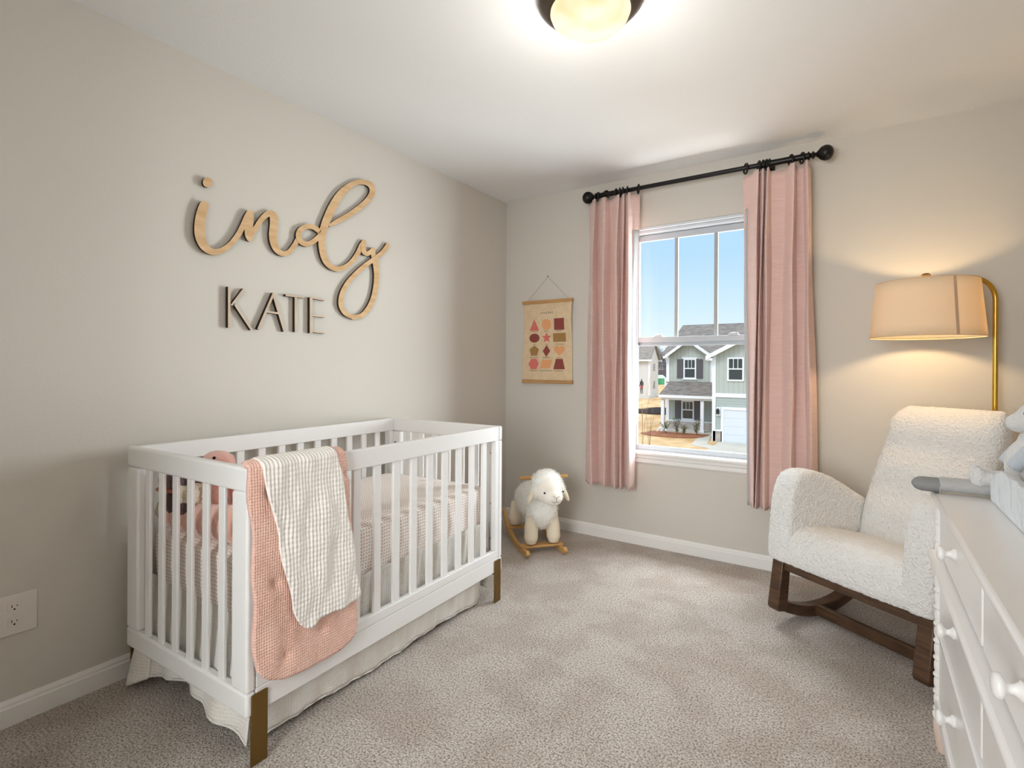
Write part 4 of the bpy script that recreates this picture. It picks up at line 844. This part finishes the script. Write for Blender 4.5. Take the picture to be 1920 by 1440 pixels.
b.prism(P, 'z', GZ-.02, GZ+.03); struct(b.obj('front_walk', CONC))
b = MB(); P = [(-11.1, 35.0)]+[(lerp(-11.3, -6.9, k/10), 34.4-1.2*math.sin(PI*k/10)**.6) for k in range(11)]+[(-6.75, 36.1), (-11, 36.1)]
b.prism(P, 'z', GZ-.02, GZ+.06); struct(b.obj('mulch_bed', mat('mulch', (158,100,66), .95, var=(3, (128,80,54), None))))
LEAF = mat('shrub_leaf', (92,112,62), .8, var=(4, (66,84,46), None)); TWG = mat('twig', (120,98,80), .9)
def shrub(px, hgt, wd, label, nl, pal=None):
    p = on(px, 812, 'z', GZ+.06); p.y = 35.2; p.x = ex(px, 812, 35.2).x
    t = thing('shrub', (p.x, p.y, GZ+.06), 0, label, 'shrub', 'young shrubs in the mulch bed before the porch'); rnd = random.Random(int(px)); b = MB(); lf = MB()
    for k in range(9):
        an = rnd.uniform(0, 6.3); tp = (wd*math.cos(an)*rnd.uniform(.3,1), wd*math.sin(an)*rnd.uniform(.3,1), hgt*rnd.uniform(.6,1)); b.tube([(0,0,-.03), (tp[0]*.3, tp[1]*.3, tp[2]*.5), tp], .012, 5)
        for j in range(nl):
            s_ = rnd.uniform(.15, 1); c_ = Vector(tp)*s_+Vector((rnd.uniform(-.09,.09), rnd.uniform(-.09,.09), rnd.uniform(-.04,.05))); d1 = Vector((rnd.uniform(-1,1), rnd.uniform(-1,1), rnd.uniform(-.5,1))).normalized()*.055; d2 = d1.orthogonal().normalized()*.028
            lf.add([c_-d1, c_+d2, c_+d1, c_-d2], [(0,1,2,3)])
    b.obj('stem', TWG, t); lf.obj('foliage', LEAF, t, fix=False)
    if pal:
        b = MB()
        for k in range(14): b.ball((rnd.uniform(-wd-.15, wd*.4), rnd.uniform(-wd, 0), rnd.uniform(.15, .45)), .06, 8)
        b.obj('blossom', mat('blossom', (240,240,236), .7), t)
shrub(1248, .95, .4, 'low shrub with white blossoms at the left end of the mulch bed', 16, True)
shrub(1269, 1.35, .5, 'tall loose shrub before the left part of the stone porch wall', 14)
shrub(1282, .75, .28, 'smallest shrub in the mulch bed below the porch window', 12)
shrub(1306, 1.25, .36, 'upright shrub beside the slim white porch post', 14)
# bare saplings near the window
for k, (pxb, pxt, pyt, lab) in enumerate(((1204, 1210, 735, 'taller bare twiggy sapling in the dry lawn at the left of the view'), (1217, 1219, 768, 'shorter bare twiggy sapling to the right of the taller one in the lawn'))):
    base = on(pxb, 838, 'z', GZ); base = Vector((ex(pxb, 838, 26).x, 26, GZ)); t = thing('bare_sapling', base, 0, lab, 'sapling', 'bare saplings in the lawn'); b = MB(); rnd = random.Random(k+4)
    tz = ex(pxt, pyt, 26)-base
    for j in range(4):
        dx = rnd.uniform(-.25, .25); b.tube([(0,0,-.05), (dx*.4+tz.x*.4, 0, tz.z*.5), (tz.x+dx, rnd.uniform(-.2,.2), tz.z*rnd.uniform(.7, 1))], [.012,.009,.004], 5)
    b.obj('branch', TWG, t)
# silt fence, dirt, far things
b = MB(); x0, x1 = ex(1180, 765, 43).x, ex(1252, 765, 43).x
b.grid(lambda u, v: (lerp(x0-6, x1+1, u), 43+.15*math.sin(u*30), lerp(ex(1220,777,43).z, ex(1220,765,43).z+.12*math.sin(u*17), v)), 60, 4)
o = solid(b.obj('silt_fence', mat('silt_cloth', (72,68,68), .8, var=(1.2, (52,50,52), None)), None, smooth=True, fix=False), .02); tag(o, 'low dark silt fence across the dry ground left of the green house', 'fence')
WH = mat('white_house_wall', (214,212,206), .7); SH2 = mat('tan_shingle', (150,144,134), .9, var=(1.5, (128,122,114), (1,1,4), 5))
c_ = Vector(CAM)+ray(1218, 738)*70; zb_ = c_.z-.3; ze = 2.38; xc, yc = c_.x, c_.y
t = thing('white_house', (xc, yc, zb_), 0, 'plain white two storey house under construction beyond the lawn on the left', 'house'); o0 = Vector(t.location)
rx = -20.9
gb = Vector(CAM)+ray(1235, 738)*80; 
DD = next(k*.25 for k in range(80) if (lambda d: 960+FPX*d.dot(RT2)/d.dot(FW))(Vector((xc, yc+k*.25, 0))-CAM) > 1234)
H().box((xc-14, yc, zb_-1.2), (xc, yc+DD, ze)).o('wall', WH)
H().prism([(yc, ze), (yc+DD, ze), (yc+DD/2, ze+2.0)], 'x', xc-14, xc-.02).o('gable_wall', WH)
for s in (-1, 1):
    e0 = yc+DD/2+s*(DD/2+.4); P = [(e0, ze-.2), (yc+DD/2, ze+2.05), (yc+DD/2, ze+2.25), (e0, ze)]; H().prism(P, 'x', xc-14.3, xc+.25).o('roof', SH2)
    H().box((xc-14.3, e0-.08, ze-.3), (xc+.4, e0+.08, ze-.08)).o('gutter', WT)
b = H(); b.box((xc-.2, yc-.05, zb_), (xc+.06, yc+.2, ze)); b.o('corner_board', WT)
for z in (-1.1, 1.3): H().box((xc, yc+DD*.5-.4, z-.5), (xc+.03, yc+DD*.5+.4, z+.5)).o('side_window', mat('grey_pane', (140,140,138), .3))
LAD = mat('ladder', (206,190,170), .6)
p0 = Vector(CAM)+ray(1209, 733)*68; lx = p0.x; ly = yc-.6
t = thing('extension_ladder', (lx, ly, zb_), 0, 'pale ladder leaning on the front of the white house', 'ladder'); b = MB()
for dx in (0, .55):
    m_ = [(dx, -1.0, 0), (dx+.35, .35, 4.4)]; b = MB(); b.tube(m_, .035, 6); b.obj('side_rail', LAD, t)
for k in range(14): q = (k+.5)/14; MB().tube([(.35*q, -1.0+1.35*q, 4.4*q), (.55+.35*q, -1.0+1.35*q, 4.4*q)], .022, 6).obj('rung', LAD, t)
# worker
pp = Vector(CAM)+ray(1203, 738.5)*62; 
t = thing('person', (pp.x, pp.y, pp.z), math.radians(-25), 'person in dark jacket and red shorts standing before the white house', 'person')
def person(t):
    V = [(0,0,.92),(0,0,1.15),(0,-.01,1.40),(0,0,1.52),(0,0,1.62),(0,0,1.76), (.10,0,.86),(.12,-.02,.48),(.12,.02,.07),(.12,-.12,.03), (-.10,0,.86),(-.12,-.03,.48),(-.12,.03,.07),(-.12,-.10,.03),
         (.19,0,1.42),(.27,.0,1.15),(.34,-.14,.95),(.36,-.18,.88), (-.19,0,1.42),(-.25,.02,1.14),(-.26,-.10,.93),(-.26,-.13,.86)]
    E = [(0,1),(1,2),(2,3),(3,4),(4,5),(0,6),(6,7),(7,8),(8,9),(0,10),(10,11),(11,12),(12,13),(2,14),(14,15),(15,16),(16,17),(2,18),(18,19),(19,20),(20,21)]
    R = [.15,.14,.15,.06,.10,.08,.09,.07,.045,.04,.09,.07,.045,.04,.06,.045,.04,.035,.06,.045,.04,.035]
    me = bpy.data.meshes.new('body'); me.from_pydata(V, E, []); o = bpy.data.objects.new('body', me); col.objects.link(o); o.parent = t
    md = o.modifiers.new('skin', 'SKIN'); lay = me.skin_vertices[0] if len(me.skin_vertices) else None
    if lay is None:
        bpy.context.view_layer.objects.active = o
        lay = me.skin_vertices[0]
    for v, r in zip(lay.data, R): v.radius = (r, r*.85)
    lay.data[0].use_root = True; subd(o, 1); o.data.materials.append(mat('dark_clothes', (52,60,60), .9)); return o
try: person(t)
except Exception as e_: print('person', e_)
MB().lathe([(.16,.62),(.17,.8),(.165,.98),(.15,1.0)], (0,0,0), 'z', 16).obj('shorts', mat('red_cloth', (176,84,84), .9), t)
# portable toilet, pipes, trees
q = Vector(CAM)+ray(1238, 727)*95; gz_ = q.z
t = thing('portable_toilet', (q.x, q.y, gz_-.3), 0, 'green portable toilet with a pale domed roof behind the white house', 'portable toilet')
MB().box((-1.0,-.6,0), (.7,.6,2.0)).obj('cabin', mat('toilet_green', (84,170,118), .5), t, bevel=.05)
b = MB(); b.prism([(-1.05,2.0),(.75,2.0),(.6,2.35),(.2,2.6),(-.5,2.6),(-.9,2.35)], 'y', -.65, .65); b.obj('roof', mat('toilet_roof', (214,236,222), .5), t)
MB().box((-.5,-.62,.1), (.3,-.6,1.9)).obj('door', mat('toilet_door', (70,150,104), .5), t)
q = Vector(CAM)+ray(1247.5, 721)*90; o = MB().lathe([(.14,0),(.14,1.7),(.0,1.7)], (0,0,0), 'z', 12).obj('white_pipe', WT, None, smooth=True); o.location = (q.x, q.y, q.z-.5); tag(o, 'upright white pipe between the toilet and the green house', 'pipe')
q = Vector(CAM)+ray(1243, 714)*100
o = MB().box((-1.6,-.8,0), (1.8,.8,1.4)).obj('building_materials', mat('rust_stack', (160,116,100), .8), None, bevel=.03); o.location = (q.x, q.y, q.z-.9); tag(o, 'rusty stack of building materials behind the green portable toilet', 'materials')
q = Vector(CAM)+ray(1248, 700)*105
o = MB().box((-3,-.6,0), (3,.6,1.9)).obj('site_shed', mat('shed_grey', (96,90,92), .8), None, bevel=.03); o.location = (q.x, q.y, q.z-1.2); tag(o, 'long dark grey shed in the far clearing before the trees', 'shed')
def tree(px, D, hpx, label, seed):
    base = Vector(CAM)+ray(px, 705)*D; top_z = (Vector(CAM)+ray(px, hpx)*D).z; h_ = top_z-base.z+2
    t = thing('bare_tree', (base.x, base.y, base.z-2), 0, label, 'tree', 'bare winter trees beyond the clearing'); rnd = random.Random(seed); tr = MB(); br = MB()
    tr.tube([(0,0,0), (.1,0,h_*.5), (0,.1,h_*.8)], [.22,.15,.06], 6)
    def grow(p, d, l, r, k):
        e_ = p+d*l; br.tube([p, e_], [r, r*.6], 4, False)
        if k:
            for _ in range(4): grow(p+d*l*rnd.uniform(.35,1), (d+Vector((rnd.uniform(-.7,.7), rnd.uniform(-.7,.7), rnd.uniform(-.1,.5)))).normalized(), l*rnd.uniform(.5,.7), r*.6, k-1)
    for k in range(14): grow(Vector((0,0,h_*rnd.uniform(.18,.8))), Vector((rnd.uniform(-1,1), rnd.uniform(-1,1), rnd.uniform(.3,1.2))).normalized(), h_*.26, .07, 3)
    tr.obj('trunk', TRK, t); br.obj('branches', TRK, t, fix=False)
TRK = mat('tree_bark', (128,126,132), .9)
labs = ['leftmost of the bare grey trees above the white house gable','tallest bare grey tree between the two houses','bare grey tree just right of the tallest one','bare grey tree touching the green house eave','shorter bare grey tree farther back in the gap','low bare grey tree behind the site shed']
for k, (px, D, hp) in enumerate(((1228,120,662),(1238,118,652),(1246,122,658),(1255,120,664),(1233,135,668),(1250,138,672))): tree(px, D, hp, labs[k], 20+k)
# ------------------------------------------------------------------ lights
def light(name, kind, loc, power, c, **kw):
    ld = bpy.data.lights.new(name, kind); ld.energy = power; ld.color = c
    for k, v in kw.items(): setattr(ld, k, v)
    o = bpy.data.objects.new(name, ld); o.location = loc; col.objects.link(o); return o
light('ceiling_bulb', 'POINT', (LX, LY, RH-.30), 6.5, (1, .97, .92), shadow_soft_size=.11).visible_camera = False
light('floor_lamp_bulb', 'POINT', LAMPC, 7.2, (1, .70, .38), shadow_soft_size=.03)
o = light('hall_fill', 'AREA', (1.65, HY1+.02, 1.45), 92, (.90, .96, 1), shape='RECTANGLE', size=1.5, size_y=1.5); o.rotation_euler = (math.radians(90), 0, 0)  # added fill light behind the camera, brightens the room through the doorway
def aim(o, d): o.rotation_euler = Vector(d).to_track_quat('-Z', 'Y').to_euler(); o.visible_camera = False; o.visible_glossy = False
aim(light('window_fill_above', 'AREA', (1.41, .95, 2.85), 135, (.88, .95, 1), shape='RECTANGLE', size=1.8, size_y=.8), (0, -.82, -1.25))  # unseen panel added above the window to boost daylight on the floor
aim(light('window_fill_below', 'AREA', (1.41, 1.15, -.15), 42, (1, .98, .94), shape='RECTANGLE', size=1.8, size_y=.8), (0, -1, 1.25))  # added panel below the sill, out of view, throws fill onto the ceiling
aim(light('window_fill_side', 'AREA', (3.9, 2.3, 1.35), 900, (.88, .95, 1), shape='RECTANGLE', size=3.2, size_y=2.6), (-3.7, -3.8, .1))  # unseen panel added outside to the right, brightens the left wall
s = light('sun', 'SUN', (0, -10, 20), 1.15, (1, .97, .92), angle=math.radians(15)); s.rotation_euler = (math.radians(42), 0, math.radians(-18))
w = bpy.data.worlds.new('sky'); sc.world = w; w.use_nodes = True; nt = w.node_tree; N = nt.nodes
tc = N.new('ShaderNodeTexCoord'); sp = N.new('ShaderNodeSeparateXYZ'); nt.links.new(tc.outputs['Generated'], sp.inputs[0])
cr = N.new('ShaderNodeValToRGB'); E_ = cr.color_ramp.elements
E_[0].position = 0; E_[0].color = (*lin((236,242,246)), 1); E_[1].position = 1; E_[1].color = (1,1,1,1)
for p, c in ((.045, (226,240,252)), (.11, (205,230,255)), (.20, (180,216,255)), (.30, (172,212,255)), (.5, (200,226,255))): q = E_.new(p); q.color = (*lin(c), 1)
nt.links.new(sp.outputs[2], cr.inputs[0])
n = N.new('ShaderNodeTexNoise'); n.inputs['Scale'].default_value = 5; n.inputs['Detail'].default_value = 4; nt.links.new(tc.outputs['Generated'], n.inputs['Vector'])
c3 = N.new('ShaderNodeValToRGB'); c3.color_ramp.elements[0].position = .58; c3.color_ramp.elements[0].color = (0,0,0,1); c3.color_ramp.elements[1].position = .8; c3.color_ramp.elements[1].color = (.15,.15,.15,1); nt.links.new(n.outputs['Fac'], c3.inputs[0])
mx = N.new('ShaderNodeMix'); mx.data_type = 'RGBA'; nt.links.new(c3.outputs[0], mx.inputs[0]); nt.links.new(cr.outputs[0], mx.inputs[6]); mx.inputs[7].default_value = (.9,.95,1,1)
nt.links.new(mx.outputs[2], N['Background'].inputs[0])
mr = N.new('ShaderNodeMapRange'); mr.inputs[1].default_value = .32; mr.inputs[2].default_value = .55; mr.inputs[3].default_value = 1.0; mr.inputs[4].default_value = 1.8
nt.links.new(sp.outputs[2], mr.inputs[0])
vd = N.new('ShaderNodeVectorMath'); vd.operation = 'DOT_PRODUCT'; vd.inputs[1].default_value = Vector((-.10, .66, .74)).normalized(); nt.links.new(tc.outputs['Generated'], vd.inputs[0])
m2 = N.new('ShaderNodeMapRange'); m2.inputs[1].default_value = .86; m2.inputs[2].default_value = .98; m2.inputs[3].default_value = 0; m2.inputs[4].default_value = 1.5; nt.links.new(vd.outputs['Value'], m2.inputs[0])
ad = N.new('ShaderNodeMath'); nt.links.new(mr.outputs[0], ad.inputs[0]); nt.links.new(m2.outputs[0], ad.inputs[1]); nt.links.new(ad.outputs[0], N['Background'].inputs[1])
# ------------------------------------------------------------------ render settings
sc.view_settings.view_transform = 'Standard'; sc.view_settings.look = 'None'; sc.view_settings.gamma = 1; sc.view_settings.exposure = .22; sc.view_settings.use_curve_mapping = False
cy = sc.cycles
cy.use_denoising = True; cy.denoiser = 'OPENIMAGEDENOISE'; cy.max_bounces = 10; cy.diffuse_bounces = 5; cy.glossy_bounces = 3; cy.transmission_bounces = 6; cy.transparent_max_bounces = 12
cy.sample_clamp_indirect = 4; cy.caustics_reflective = False; cy.caustics_refractive = False; cy.use_adaptive_sampling = True; cy.adaptive_threshold = .03; cy.adaptive_min_samples = 24
